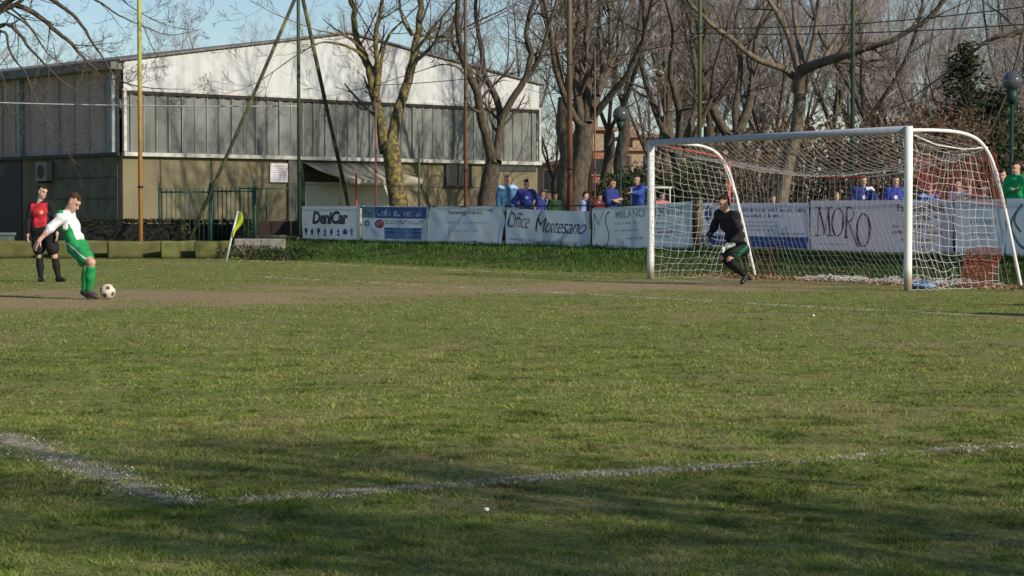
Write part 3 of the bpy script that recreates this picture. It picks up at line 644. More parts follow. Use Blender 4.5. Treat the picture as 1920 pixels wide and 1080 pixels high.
# awning
aA, zA = hall_ax(562, 306); aB, zB = hall_ax(655, 304); aC, zC = hall_ax(700, 322)
mb = MB(); n = 8; top = np.array([[aA+(aC-aA)*k/n, -.15, LOWZ-.2] for k in range(n+1)])
bot = np.array([[aA+.6+(aC-aA+.6)*k/n, -2.2, LOWZ-.95-.1*math.sin(math.pi*k/n)] for k in range(n+1)]); mid = (top+bot)/2-np.array([0, 0, .06])
mb.grid(np.stack([top, mid, bot], 0)); mb.grid(np.stack([bot, bot-np.array([0, 0, .22])], 0))
aw = empty('awning', HC, HA, 'sagging tan canvas awning over the hall entrance, above the white banner', 'awning')
canv = mb.build('canopy', M('tan_canvas', (.33, .30, .22), .9, .15, 3), aw)
sm = canv.modifiers.new('s', 'SOLIDIFY'); sm.thickness = .02
for k in (aA+.7, aC+1.0):
    mb = MB(); mb.tube([(k, -2.15, 0), (k, -2.15, LOWZ-1.0)], .035, 8); mb.build('pole', M_BLUEP, aw)
# wall notice
a0, z1 = hall_ax(503, 306); a1, z0 = hall_ax(539, 342)
nb = empty('notice_board', HC+np.array([*(hx*(a0+a1)/2), 0]), HA, 'white square notice board with faint printing on the tan hall wall', 'sign')
mb = MB(); mb.box((0, -.13, (z0+z1)/2), (a1-a0, .05, z1-z0)); mb.build('panel', M('white_board', (.78, .74, .76), .5, .05, 3), nb)
mb = MB()
for k, zz in enumerate(np.linspace(z1-.12, z0+.12, 7)):
    x = -.36
    while x < .34:
        w_ = random.uniform(.03, .10); mb.box((x+w_/2, -.1575, zz), (w_, .003, .035 if k else .06)); x += w_+.03
mb.build('printing', M('faded_print', (.40, .33, .36), .8), nb)
# air conditioner
y_, z_ = side_ax(92, 322)
ac = empty('air_conditioner', HC+np.array([*(-hn*y_), 0]), HA, 'wall mounted air conditioner unit with round fan on the shaded hall side', 'air conditioner')
mb = MB(); mb.box((-.26, 0, z_), (.32, .95, .85)); mb.build('casing', M('ac_grey', (.17, .17, .15), .6, .1, 3), ac)
mb = MB(); a = np.arange(20)*2*math.pi/20; V = [(-.43, .31*math.cos(k), z_+.31*math.sin(k)) for k in a]+[(-.421, .31*math.cos(k), z_+.31*math.sin(k)) for k in a]
mb.add(V, [tuple(range(20))]+[(i, i+20, (i+1) % 20+20, (i+1) % 20) for i in range(20)]); mb.build('fan_grille', M_DARK, ac)
mb = MB()
for s in (-.3, .3): mb.box((-.2, s, z_-.47), (.4, .04, .08))
mb.build('bracket', M_DARK, ac)

# =================================================================== FAR HOUSES
def house(px0, px1, Y, ztop, wall, roofc, label, storeys, cols, gable=False, dep=9, cat='building'):
    x0, x1 = (px0-960)/FPX*Y, (px1-960)/FPX*Y; W_ = x1-x0
    e = empty('brick_house', (x0, Y, 0), R(6), label, cat, 'houses beyond the park')
    mb = MB(); mb.box((W_/2, dep/2, ztop/2), (W_, dep, ztop)); wl = mb.build('wall', wall, e); mb = MB()
    if gable:
        mb.prism([(-.4, ztop), (W_+.4, ztop), (W_/2, ztop+W_*.17)], -.4, dep)
    else: mb.box((W_/2, dep/2, ztop+.18), (W_+.8, dep+.8, .3)); mb.box((W_*.3, dep/2, ztop+.9), (.9, .9, 1.2))
    mb.build('roof', roofc, e)
    for s in range(storeys):
        for c in range(cols):
            xx = W_*(c+.5)/cols; zz = ztop*(s+.55)/storeys; mb = MB(); mb.box((xx, -.02, zz), (.95, .08, 1.3)); wn = mb.build('window', M_GLASSD if (s+c) % 3 else M_TAN, e)
            mb = MB(); mb.box((xx, -.06, zz-.72), (1.2, .2, .1)); mb.build('sill', M_CB0, wn)
M_CB0 = M('sill_stone', (.26, .22, .18), .9); M_BRK = M('salmon_brick', (.36, .19, .12), .9, .25, 6, col2=(.44, .27, .18)); M_BRK2 = M('red_brick', (.33, .13, .08), .9, .25, 6); M_TAN = M('tan_plaster', (.33, .25, .17), .9, .2, 4)
M_RT = M('roof_tiles', (.26, .17, .13), .9, .3, 4)
house(1020, 1070, 140, 4.6, M_BRK, M_RT, 'salmon brick house with low gable roof at the right end of the hall', 2, 2, True)
house(1090, 1230, 175, 6.6, M_TAN, M_RT, 'tan apartment block seen between the thick tree and the goalpost', 3, 6)
house(1112, 1152, 172, 8.2, M_BRK2, M_RT, 'red brick tower part of the houses left of the globe lamp', 4, 2)
house(1186, 1245, 182, 8.0, M_BRK2, M_RT, 'red brick block rising above the left end of the crossbar', 4, 3)
house(1228, 1420, 190, 7.4, M_BRK, M_RT, 'salmon brick block glimpsed through the trees behind the goal', 3, 7)

# =================================================================== POLES, WIRES, LAMPS
def pole_mat(name, a, b_, z, band=1.2):   # paint above, rust below, blended along the pole
    m = bpy.data.materials.new(name); m.use_nodes = True; n = m.node_tree.nodes; l = m.node_tree.links; b = n['Principled BSDF']; b.inputs['Roughness'].default_value = .6
    tc = n.new('ShaderNodeTexCoord'); sp = n.new('ShaderNodeSeparateXYZ'); l.new(tc.outputs['Object'], sp.inputs[0]); nz = n.new('ShaderNodeTexNoise'); nz.inputs['Scale'].default_value = 2.5; l.new(tc.outputs['Object'], nz.inputs['Vector'])
    ma = n.new('ShaderNodeMath'); ma.operation = 'MULTIPLY_ADD'; l.new(nz.outputs['Fac'], ma.inputs[0]); ma.inputs[1].default_value = band*2; l.new(sp.outputs['Z'], ma.inputs[2])
    mr = n.new('ShaderNodeMapRange'); mr.inputs['From Min'].default_value = z; mr.inputs['From Max'].default_value = z+band; l.new(ma.outputs[0], mr.inputs[0])
    mx = n.new('ShaderNodeMix'); mx.data_type = 'RGBA'; l.new(mr.outputs[0], mx.inputs[0]); mx.inputs[6].default_value = (*b_, 1); mx.inputs[7].default_value = (*a, 1); l.new(mx.outputs[2], b.inputs['Base Color']); return m
M_YEL = pole_mat('yellow_green_pole', (.36, .38, .10), (.42, .22, .06), 5.5, 1.4); M_GRNP = pole_mat('green_pole', (.035, .065, .035), (.03, .05, .03), 4)
M_RUST = pole_mat('rusty_pole', (.10, .07, .04), (.20, .075, .045), 4); M_PGRN = pole_mat('pale_green_pole', (.07, .09, .035), (.06, .08, .03), 3)
M_LAMPG = M('dark_green_lamp_paint', (.010, .035, .028), .5, .2, 4); M_ROPE = M('dark_strut', (.045, .05, .03), .8, .3, 3, col2=(.14, .14, .04), thresh=(.5, .65))
def tall_pole(px, Y, pyb, H, r, mat, label, top=True, lean=0, z0=None):
    b_ = G(px, pyb) if Y is None else np.array([(px-960)/FPX*Y, Y, 0]); z = ground_z(b_[0], b_[1]) if z0 is None else z0
    e = empty('net_pole', (b_[0], b_[1], z), 0, label, 'pole', 'tall ball stop poles'); mb = MB(); mb.tube([(0, 0, -.1), (lean*.5, 0, H/2), (lean, 0, H)], r, 10); mb.build('shaft', mat, e)
    mb = MB(); mb.tube([(0, 0, -.05), (0, 0, .12)], r*1.8, 10); mb.build('foot', M_CONCD, e)
    for zz in (1.9, 4.6, 7.3):
        if zz < H: mb = MB(); mb.tube([(0, 0, zz), (0, 0, zz+.06)], r*1.25, 10); mb.build('clamp', M_DARK, e); return b_
D_side = 57.0
tall_pole(264, D_side, 0, 11, .062, M_YEL, 'tall yellow-green pole with orange rust below, in front of the hall corner', z0=0)
tall_pole(561, 57.5, 0, 11, .05, M_GRNP, 'tall green pole at the apex of the dark struts')
tall_pole(873, 56, 0, 11, .048, M_RUST, 'rusty pole between the two left trees')
tall_pole(1069, 53.5, 0, 11, .075, M_RUST, 'rusty red pole in front of the thick bare tree', lean=-.05)
tall_pole(1311, 45, 0, 11, .048, M_PGRN, 'pale green pole rising behind the left part of the crossbar')
tall_pole(1597, 40, 0, 11, .043, M_GRNP, 'dark green pole rising behind the middle of the crossbar')
tall_pole(705, 57, 0, 4.2, .028, M_RUST, 'short rusty pole just left of the lichen tree')
tall_pole(1115, 55, 0, 5.2, .024, M_RUST, 'thin brown pole between the thick tree and the globe lamp')
tall_pole(786, 70, 0, 3.9, .035, M_PGRN, 'thin weathered pole in front of the tan hall wall')
ap = PD(563, 2, 57.6)
def strut(px, py, Y, label, r=.055):
    f_ = PD(px, py, Y); f_[2] = max(ground_z(f_[0], f_[1])-.05, min(f_[2], 9)); e = empty('leaning_strut', f_, 0, label, 'pole', 'leaning struts of the tall pole')
    d = ap+np.array([0, 0, .4])-f_; mb = MB(); mb.tube([(0, 0, 0), d*.5+np.array([0, 0, -.05]), d], r, 8); mb.build('shaft', M_ROPE, e); mb = MB(); mb.tube([d*.985, d*1.01], r*1.5, 8); mb.build('collar', M_DARK, e)
strut(352, 458, 56.5, 'left leaning strut with lichen, running down to the green barrier', .05)
strut(657, 400, 58.6, 'right leaning dark strut, foot behind the first banner', .055)
def wire(name, pts, r, label, mat, sag=0):
    A, B = pts; S_ = np.linspace(0, 1, 24)[:, None]; P = A+(B-A)*S_; P[:, 2] -= sag*4*(S_[:, 0]*(1-S_[:, 0])); mb = MB(); mb.tube(P-A, r, 5)
    o = link(name, mb.mesh(name, mat)); o.location = A; tag(o, label, 'wire', 'wires of the ball stop')
M_WIRE = M('wire', (.07, .07, .065), .6); M_CABLE = M('pale_cable', (.45, .43, .42), .6)
wire('cable', (PD(-80, 190, 59), PD(560, 199, 58)), .018, 'pale cable stretched across the front of the hall at mid height', M_CABLE, .05)
for i, (ya, yb, sg) in enumerate(((52, 3, .15), (62, 40, .1))):
    wire('support_wire', (PD(1300, ya, 45), PD(1990, yb, 36)), .012, 'upper dark wire running past the pollarded tree' if i == 0 else 'lower dark wire running past the pollarded tree', M_WIRE, sg)
wire('support_wire', (PD(700, 160, 57), PD(1311, 72, 45)), .011, 'dark wire running from the lichen tree to the pale green pole', M_WIRE, .2)
wire('support_wire', (PD(500, 343, 59), PD(930, 352, 54)), .009, 'low fence wire in front of the cream board', M_WIRE, .03)
e = empty('white_rail', PD(1180, 352, 46)*np.array([1, 1, 0])+np.array([0, 0, .4]), 0, 'short white horizontal rail beside the left goalpost', 'rail'); mb = MB(); zr = PD(1180, 352, 46)[2]-.4
mb.tube([(0, 0, zr), (.95, -.1, zr)], .025, 8); mb.build('bar', M_TRIM, e)
for xx in (.05, .9): mb = MB(); mb.tube([(xx, -.1*xx, 0), (xx, -.1*xx, zr)], .02, 6); mb.build('leg', M_TRIM, e)
def globe_lamp(px, pyt, Y, rad, label):
    x = (px-960)/FPX*Y; zt = PD(px, pyt, Y)[2]; z0 = ground_z(x, Y); e = empty('globe_lamp', (x, Y, z0), 0, label, 'street lamp', 'park globe lamps'); h = zt-z0
    mb = MB(); mb.tube([(0, 0, 0), (0, 0, .5), (0, 0, .55), (0, 0, h-.28)], [.07, .07, .042, .038], 10); mb.build('post', M_LAMPG, e)
    mb = MB(); mb.tube([(0, 0, h-.3), (0, 0, h-.2), (0, 0, h-.03)], [.05, .10, rad*.62], 14); mb.build('collar', M_LAMPG, e)
    m = bpy.data.materials.get('smoky_globe')
    if not m:
        m = bpy.data.materials.new('smoky_globe'); m.use_nodes = True; b = m.node_tree.nodes['Principled BSDF']
        b.inputs['Base Color'].default_value = (.10, .11, .12, 1); b.inputs['Roughness'].default_value = .06; b.inputs['Transmission Weight'].default_value = .3; b.inputs['Specular IOR Level'].default_value = .8
    mb = MB(); u = np.linspace(0, 2*math.pi, 25); v = np.linspace(.02, math.pi-.02, 15)
    mb.grid([[(rad*math.sin(b_)*math.cos(a_), rad*math.sin(b_)*math.sin(a_), h+rad*.75+rad*math.cos(b_)) for a_ in u] for b_ in v]); mb.build('globe', m, e)
globe_lamp(1163, 226, 62, .24, 'dark green lamp post with smoky globe left of the goal')
globe_lamp(1895, 166, 40, .19, 'dark green lamp post with smoky globe right of the goal')

# =================================================================== LEFT SIDE: BARRIER, HEDGE, RAILINGS
def wpanel(p0, p1, z0, z1, amp, seed, nx=22, nz=5, thick=.012, fold=6.):
    p0 = np.asarray(p0[:2]); p1 = np.asarray(p1[:2]); L = np.linalg.norm(p1-p0); u = (p1-p0)/L; v = np.array([u[1], -u[0]]); s = np.linspace(0, L, nx); hh = np.linspace(0, 1, nz)
    W_ = (fbm(s[:, None]*fold/3+seed*7, hh[None]*1.5+seed, seed, 3)-.5)*amp*2; zz = z0+(z1-z0)*hh[None]+((fbm(s*2+seed, s*0, seed+3, 2)-.5)*.06)[:, None]*hh[None]
    X = p0[0]+s[:, None]*u[0]+W_*v[0]; Y = p0[1]+s[:, None]*u[1]+W_*v[1]; return np.stack([X, Y, zz+0*X], -1)
M_OLIVE = M('olive_tarpaulin', (.088, .090, .022), .7, .25, 1.6, .15); M_OLIVED = M('olive_tarpaulin_creased', (.10, .11, .03), .7, .25, 2)  # second tone is a slightly paler olive, for the creased panel
edge = [-70, 95, 202, 302, 366, 430]
for i in range(5):
    A = G(edge[i]+.2, 485.5); B = G(edge[i+1]-.2, 484.5); A[:2] = A[:2]; mid_ = (A+B)/2
    e = empty('low_barrier', (mid_[0], mid_[1], 0), 0, ['olive tarpaulin barrier panel at the left edge, behind the referee', 'olive tarpaulin barrier panel between the kicker and the yellow pole', 'olive tarpaulin barrier panel under the yellow pole', 'creased dark olive barrier panel right of the yellow pole', 'olive barrier panel nearest the corner flag'][i], 'barrier', 'olive barrier panels along the touchline')
    mb = MB(); mb.grid(wpanel(A, B, .02, .47, .05, 30+i, 26, 6)); o = mb.build('tarpaulin', M_OLIVED if i == 3 else M_OLIVE, e, True); sm = o.modifiers.new('s', 'SOLIDIFY'); sm.thickness = .012
    for q in (A, B):
        mb = MB(); mb.tube([(q[0], q[1]+.06, -.05), (q[0], q[1]+.06, .44)], .03, 7); mb.build('post', M_DARK, e, True)
    mb = MB(); mb.tube([(A[0], A[1]+.06, .44), (B[0], B[1]+.06, .44)], .022, 6); mb.build('rail', M_DARK, e, True)
def hedge(px0, px1, Y, h, label, seed):
    x0, x1 = (px0-960)/FPX*Y, (px1-960)/FPX*Y; e = empty('hedge', ((x0+x1)/2, Y, 0), 0, label, 'hedge')
    link('foliage', leaf_cloud('foliage', (0, 0, h/2), ((x1-x0)/2, .45, h/2), int(1500*(x1-x0)), .045, M_LEAF, [(.022, .026, .016), (.035, .032, .022), (.018, .022, .014)], seed, 'box'), e)
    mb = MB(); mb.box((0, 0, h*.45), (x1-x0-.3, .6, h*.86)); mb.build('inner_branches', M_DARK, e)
hedge(140, 345, 60, 1.02, 'low dark clipped hedge behind the kicker', 3); hedge(352, 470, 62, 1.0, 'low dark hedge seen through the green railings', 4)
M_RAILG = M('green_railing_paint', (.02, .07, .045), .5, .2, 4)
def railing(px0, px1, Y, H, n, label, yoff=0):
    x0, x1 = (px0-960)/FPX*Y, (px1-960)/FPX*(Y+yoff); e = empty('railing', (x0, Y, 0), 0, label, 'railing', 'green steel railings'); D_ = np.array([x1-x0, yoff, 0])
    mb = MB()
    for k in range(n): q = D_*(k+.5)/n; mb.tube([q+np.array([0, 0, .1]), q+np.array([0, 0, H])], .016, 5)
    mb.build('bars', M_RAILG, e); mb = MB()
    for z in (.15, H-.12): mb.box(D_/2+np.array([0, 0, z]), (np.linalg.norm(D_), .04, .05), [[D_[0]/np.linalg.norm(D_), -D_[1]/np.linalg.norm(D_), 0], [D_[1]/np.linalg.norm(D_), D_[0]/np.linalg.norm(D_), 0], [0, 0, 1]])
    mb.build('rails', M_RAILG, e)
    for q in (D_*0, D_*1):
        mb = MB(); mb.tube([q, q+np.array([0, 0, H+.15])], .045, 8); mb.build('post', M_RAILG, e)
railing(300, 395, 61, 1.95, 11, 'left green railing panel against the shadowed hall wall'); railing(397, 478, 61.5, 1.98, 10, 'right green railing panel behind the corner flag')
e = empty('wire_gate', PD(500, 440, 62)*np.array([1, 1, 0]), 0, 'brown-and-green open frame gate left of the first banner', 'gate'); mb = MB()
for x in (-.8, 0, .9): mb.tube([(x, 0, 0), (x, 0, 2.0)], .025, 6)
mb.tube([(-.8, 0, 1.95), (.9, 0, 1.95)], .02, 6); mb.tube([(-.8, 0, .3), (.9, 0, 1.2)], .015, 6); mb.build('frame', M_RAILG, e)
# dark bench board and concrete slab
b0 = PD(527, 440, 59)
e = empty('bench', (b0[0], b0[1], 0), 0, 'dark brown plank bench seen from behind, left of the first banner', 'bench')
mb = MB(); mb.box((0, 0, .78), (1.25, .05, .40)); mb.build('backrest', M('dark_plank', (.035, .022, .018), .8, .3, 6, stretch=(1, 1, 8)), e)
mb = MB(); mb.box((0, .25, .48), (1.25, .42, .05)); mb.build('seat', M_DARK, e)
for s in (-.5, .5):
    mb = MB(); mb.box((s, .02, .28), (.06, .06, .56)); mb.box((s, .42, .23), (.06, .06, .46)); mb.build('leg', M_DARK, e)
M_CB = M('grey_concrete', (.24, .23, .19), .95, .2, 8, .4)
for px, w_, lb in ((465, .72, 'left grey concrete kerb block behind the corner flag'), (512, .66, 'right grey concrete kerb block beside the bench')):
    q = PD(px, 455, 56); mb = MB(); mb.box((0, 0, .17), (w_, .35, .34)); o = link('concrete_block', mb.mesh('concrete_block', M_CB)); o.location = (q[0], q[1], .17); tag(o, lb, 'kerb block', 'concrete blocks near the corner')
    bv = o.modifiers.new('b', 'BEVEL'); bv.width = .03; bv.segments = 2
q = PD(3, 450, 57); e = empty('water_tank', (q[0], q[1], 0), 0, 'small grey-green box container at the left edge behind the barrier', 'container'); mb = MB(); mb.box((0, 0, .33), (.62, .5, .56)); o = mb.build('body', M('grey_green_plastic', (.09, .12, .11), .6, .1, 3), e); bv = o.modifiers.new('b', 'BEVEL'); bv.width = .05; bv.segments = 3
mb = MB(); mb.box((0, 0, .63), (.68, .56, .07)); mb.build('lid', M('grey_green_lid', (.13, .17, .16), .6), e)
shrub(470, 53.5, 2.2, .38, GRN+BRN, 'scrubby weeds tuft at the end of the barrier, behind the corner flag', 'weed_clump', seed=91, n=900, size=.04)
shrub(535, 52.5, 2.0, .32, GRN, 'green weed tuft under the concrete block', 'weed_clump', seed=92, n=800, size=.04)
# red marker posts
for px, pyt, Y, lb in ((668, 325, 62, 'thin red post in front of the cream board'), (1367, 300, 43, 'thin dark red post rising behind the goalkeeper')):
    if lb:
        q = PD(px, 400, Y); z1 = PD(px, pyt, Y)[2]; e = empty('red_post', (q[0], q[1], ground_z(q[0], q[1])), 0, lb, 'post'); mb = MB(); mb.tube([(0, 0, 0), (0, 0, z1-ground_z(q[0], q[1]))], .035, 7); mb.build('shaft', M('red_paint', (.50, .08, .06), .6), e); mb = MB(); mb.box((0, 0, .02), (.2, .2, .04)); mb.build('foot', M_DARK, e)

# =================================================================== CORNER FLAG
b0 = G(423, 491); top_ = PD(446, 396, b0[1])
e = empty('corner_flag', b0, 0, 'leaning white corner post with a limp fluorescent yellow flag', 'corner flag')
dv = top_-b0; mb = MB(); mb.tube([(0, 0, -.03), dv*.5, dv], .026, 8); mb.build('pole', M('white_plastic_pole', (.62, .62, .60), .5), e)
dn = nrm(dv); n = 9; rows = []
for i in range(n):
    f = i/(n-1); q = dv*(1-.46*f); w_ = .14*math.sin(math.pi*min(f*1.15+.12, 1))+.02
    rows.append([q+np.array([w_*s*1.0+.01, .05*math.sin(s*5+f*4), -.03*s-.05*f]) for s in np.linspace(0, 1, 7)])
mb = MB(); mb.grid(rows); o = mb.build('flag', M('fluorescent_yellow_cloth', (.62, .75, .03), .8, .1, 6), e); o.modifiers.new('s', 'SOLIDIFY').thickness = .006

# =================================================================== BANNER FENCE
FP = 25.4
def ftz(px, py):
    P = onp(px, py, FP); return T_of(P[0], P[1]), P[2]
def font_mesh(txt, shear=0, bold=0.0, sp=1.0):
    cu = bpy.data.curves.new('t', 'FONT'); cu.body = txt; cu.shear = shear; cu.offset = bold; cu.space_character = sp; cu.resolution_u = 3
    o = bpy.data.objects.new('t', cu); COL.objects.link(o); bpy.context.view_layer.update(); dg = bpy.context.evaluated_depsgraph_get(); me = bpy.data.meshes.new_from_object(o.evaluated_get(dg))
    V = np.array([v.co[:] for v in me.vertices]); Fs = [tuple(p_.vertices) for p_ in me.polygons]; bpy.data.objects.remove(o); bpy.data.curves.remove(cu); bpy.data.meshes.remove(me); return V, Fs
class Banner:
    def __init__(s, px0, px1, tl, tr, bl, br, label, mat, seed, sag=.02, amp=.028):
        s.t0 = ftz(px0, tl)[0]; s.t1 = ftz(px1, tr)[0]; s.zt = (ftz(px0, tl)[1], ftz(px1, tr)[1]); s.zb = (ftz(px0, bl)[1], ftz(px1, br)[1]); s.W = s.t0-s.t1; s.seed = seed; s.sag = sag; s.amp = amp
        c = pt(FP, (s.t0+s.t1)/2); s.e = empty('banner', (c[0], c[1], float(ground_z(c[0], c[1]))), 0, label, 'banner', 'sponsor banners on the fence'); s.mi = {}
        n = int(s.W/.09)+2; U = np.linspace(0, 1, n); Vv = np.linspace(0, 1, 15); mb = MB(); mb.grid([[s.at(u, v, 0) for v in Vv] for u in U]); o = mb.build('sheet', mat, s.e, True)
    def at(s, u, v, off):                # u left to right, v bottom to top
        t = s.t0-(s.t0-s.t1)*u; zt = s.zt[0]*(1-u)+s.zt[1]*u-s.sag*4*u*(1-u); zb = s.zb[0]*(1-u)+s.zb[1]*u-s.sag*2*u*(1-u); z = zb+(zt-zb)*v; x = u*s.W
        w_ = s.amp*(math.sin(x*2.3+s.seed+v*2)*.5+math.sin(x*5.1-v*5+s.seed*2)*.3+float(vn(x*2.2+s.seed*3, v*2.4, s.seed)-.5)*1.6)*(1.1-.75*v)
        w_ += s.amp*.8*max(0, math.sin((x+v*1.1)*4+s.seed))**3
        q = pt(FP-.03-off+w_, t, z); return q
    def add(s, V, Fs, mat, name='lettering', sub=True):
        import bmesh
        V = np.asarray(V, float); me = bpy.data.meshes.new('x'); me.from_pydata([(a_, b_, 0) for a_, b_ in V[:, :2]], [], Fs); bm = bmesh.new(); bm.from_mesh(me); bmesh.ops.triangulate(bm, faces=bm.faces)
        for _ in range(4):
            L = [e_ for e_ in bm.edges if (Vector((e_.verts[0].co.x-e_.verts[1].co.x)*s.W if False else ((e_.verts[0].co.x-e_.verts[1].co.x)*s.W, (e_.verts[0].co.y-e_.verts[1].co.y)))).length > .12]
            if not L: break
            bmesh.ops.subdivide_edges(bm, edges=L, cuts=1); bmesh.ops.triangulate(bm, faces=bm.faces)
        for v in bm.verts: v.co = Vector(s.at(v.co.x, v.co.y, .010))
        k = s.mi.setdefault((mat.name, name, getattr(s, 'grp', 0)), []); Vn = [tuple(v.co) for v in bm.verts]; bm.verts.index_update(); k.append((Vn, [tuple(v.index for v in f.verts) for f in bm.faces], mat)); bm.free(); bpy.data.meshes.remove(me)
    def text(s, txt, u0, u1, v0, v1, mat, shear=0, bold=0., name='lettering', sp=1.0):
        V, Fs = font_mesh(txt, shear, bold, sp); mn = V.min(0); mx = V.max(0); V = (V-mn)/(mx-mn+1e-9); V[:, 0] = u0+V[:, 0]*(u1-u0); V[:, 1] = v0+V[:, 1]*(v1-v0); s.add(V, Fs, mat, name)
    def rect(s, u0, u1, v0, v1, mat, name='print'): s.add([(u0, v0), (u1, v0), (u1, v1), (u0, v1)], [(0, 1, 2, 3)], mat, name)
    def disc(s, u, v, ru, rv, mat, name='emblem', inner=0):
        a_ = np.arange(20)*2*math.pi/20
        if inner:
            V = [(u+ru*math.cos(k), v+rv*math.sin(k)) for k in a_]+[(u+ru*inner*math.cos(k), v+rv*inner*math.sin(k)) for k in a_]; s.add(V, [(i, (i+1) % 20, (i+1) % 20+20, i+20) for i in range(20)], mat, name)
        else: s.add([(u+ru*math.cos(k), v+rv*math.sin(k)) for k in a_], [tuple(range(20))], mat, name)
    def stroke(s, pts, w0, w1, mat, name='emblem'):      # ribbon, width in metres
        P = smooth_path(np.array([(a_*s.W, b_*.95) for a_, b_ in pts]), 5); T = np.gradient(P, axis=0); T /= np.linalg.norm(T, axis=1)[:, None]; N_ = np.stack([-T[:, 1], T[:, 0]], 1); w_ = np.linspace(w0, w1, len(P))[:, None]/2 if not callable(w0) else np.array([w0(k/(len(P)-1)) for k in range(len(P))])[:, None]/2
        A = P+N_*w_; B = P-N_*w_; V = np.concatenate([A, B]); V[:, 0] /= s.W; V[:, 1] /= .95; n = len(P); s.add(V, [(i, i+1, n+i+1, n+i) for i in range(n-1)], mat, name)
    def scribble(s, u0, u1, v, h, mat, seed=0):           # print too small to read in the photograph
        rg = random.Random(seed+s.seed*31); u = u0
        while u < u1:
            w_ = rg.uniform(.010, .022)/s.W*1.6; k = rg.random()
            if k < .78:
                hh = h*(1 if rg.random() < .25 else .68); s.rect(u, u+w_*.38, v, v+hh, mat, 'small_print')
                if rg.random() < .8: s.rect(u+w_*.38, u+w_*.9, v+(hh*.7 if rg.random() < .5 else 0), v+hh*(1 if rg.random() < .5 else .3)+h*.02, mat, 'small_print')
            u += w_*1.25
    def done(s):
        for (mn, name, _g), L in s.mi.items():
            V = []; Fs = []
            for a_, b_, m in L: Fs += [tuple(i+len(V) for i in f) for f in b_]; V += a_
            me = bpy.data.meshes.new(name); me.from_pydata(V, [], Fs); me.materials.append(m); world_child(link(name, me), s.e)
def pvc(nm, c):
    m = M(nm, tuple(min(.84, v*1.33) for v in c), .45, .07, 1.4, .0, spec=.35); n = m.node_tree.nodes; l = m.node_tree.links
    t = n.new('ShaderNodeBsdfTranslucent'); t.inputs[0].default_value = (*c, 1); ms = n.new('ShaderNodeMixShader'); ms.inputs[0].default_value = .22
    l.new(n['Principled BSDF'].outputs[0], ms.inputs[1]); l.new(t.outputs[0], ms.inputs[2]); l.new(ms.outputs[0], n['Material Output'].inputs[0]); return m
INK = M('dark_ink', (.035, .045, .075), .6); INKG = M('green_ink', (.06, .16, .12), .6); INKP = M('plum_ink', (.13, .04, .075), .6); INKB = M('blue_ink', (.03, .08, .28), .6); INKR = M('red_ink', (.45, .06, .08), .6)
INKL = M('pale_grey_ink', (.33, .37, .42), .6); INKV = M('violet_ink', (.07, .05, .30), .6); INKT = M('teal_ink', (.12, .28, .33), .6); INKW = M('white_ink', (.7, .72, .75), .6); INKM = M('magenta_ink', (.30, .03, .22), .6)
b = Banner(568, 677, 387, 386, 448, 450, 'white banner reading DeniCar above a row of small dark emblems', pvc('pvc_grey_white', (.56, .58, .60)), 1, .004, .012)
b.text('DeniCar', .19, .80, .46, .86, INK, .14, .045, sp=.92)
for k, (sh, m) in enumerate(zip('SDSTDTRS', (INK, INK, INK, INK, INK, INKB, INKB, INKT))):
    u = .075+k*.112; v = .23; b.grp = k
    if sh == 'D': b.add([(u-.025, v), (u, v-.13), (u+.025, v), (u, v+.13)], [(0, 1, 2, 3)], m, 'emblem')
    elif sh == 'S': b.disc(u, v+.04, .026, .075, m); b.rect(u-.012, u+.012, v-.11, v+.0, m, 'emblem')
    elif sh == 'T': b.rect(u-.02, u+.02, v-.12, v-.07, m, 'emblem'); b.rect(u-.008, u+.008, v-.07, v+.1, m, 'emblem'); b.rect(u-.02, u+.02, v+.0, v+.04, m, 'emblem')
    else: b.rect(u-.035, u+.035, v-.07, v+.05, m, 'emblem'); b.disc(u, v+.05, .02, .05, m)
b.done()
b = Banner(681, 803, 386, 387, 451, 455, 'blue and white banner with blue header strip, red roundel and blue columns', pvc('pvc_pale_blue', (.50, .56, .62)), 2, .006, .03)
b.rect(.20, .985, .66, .98, INKB); b.rect(.0, .19, .66, .98, INKT); b.text('Bar', .02, .17, .74, .92, INK, .1, .02); b.scribble(.24, .92, .72, .2, INKW, 1); b.disc(.28, .5, .075, .13, INKR); b.disc(.28, .5, .045, .08, INKW, 'emblem', .6)
b.add([(.06, .52), (.13, .55), (.30, .14), (.22, .10)], [(0, 1, 2, 3)], INKW, 'drawing'); b.disc(.08, .5, .05, .1, INKT, 'drawing'); b.rect(.36, .92, .08, .40, M('mid_blue_ink', (.13, .24, .42), .6), 'print')
for v in (.50, .56): b.scribble(.37, .95, v, .05, INK, int(v*100))
for u0 in (.37, .78):
    for v in (.34, .24): b.rect(u0, u0+.15, v, v+.055, INKB, 'bars')
for v in (.28, .17, .1): b.scribble(.55, .75, v, .06, INKW, int(v*50))
b.done()
b = Banner(807, 946, 387, 386, 455, 460, 'pale banner with a green title line, deep folds and an empty lower half', pvc('pvc_pale', (.53, .57, .61)), 3, .006, .055)
b.text('Tecnoenergy Group s.r.l.', .25, .73, .76, .90, INKG, .0, .015); b.stroke([(.82, .88), (.865, .9), (.845, .8)], .022, .012, INKP); b.scribble(.22, .80, .55, .05, INKL, 3); b.scribble(.32, .66, .33, .04, INKL, 4); b.done()
b = Banner(950, 1107, 389, 396, 459, 469, 'pale banner reading Office Montesano in slanted dark script', pvc('pvc_pale_cool', (.48, .54, .59)), 4, .02, .045)
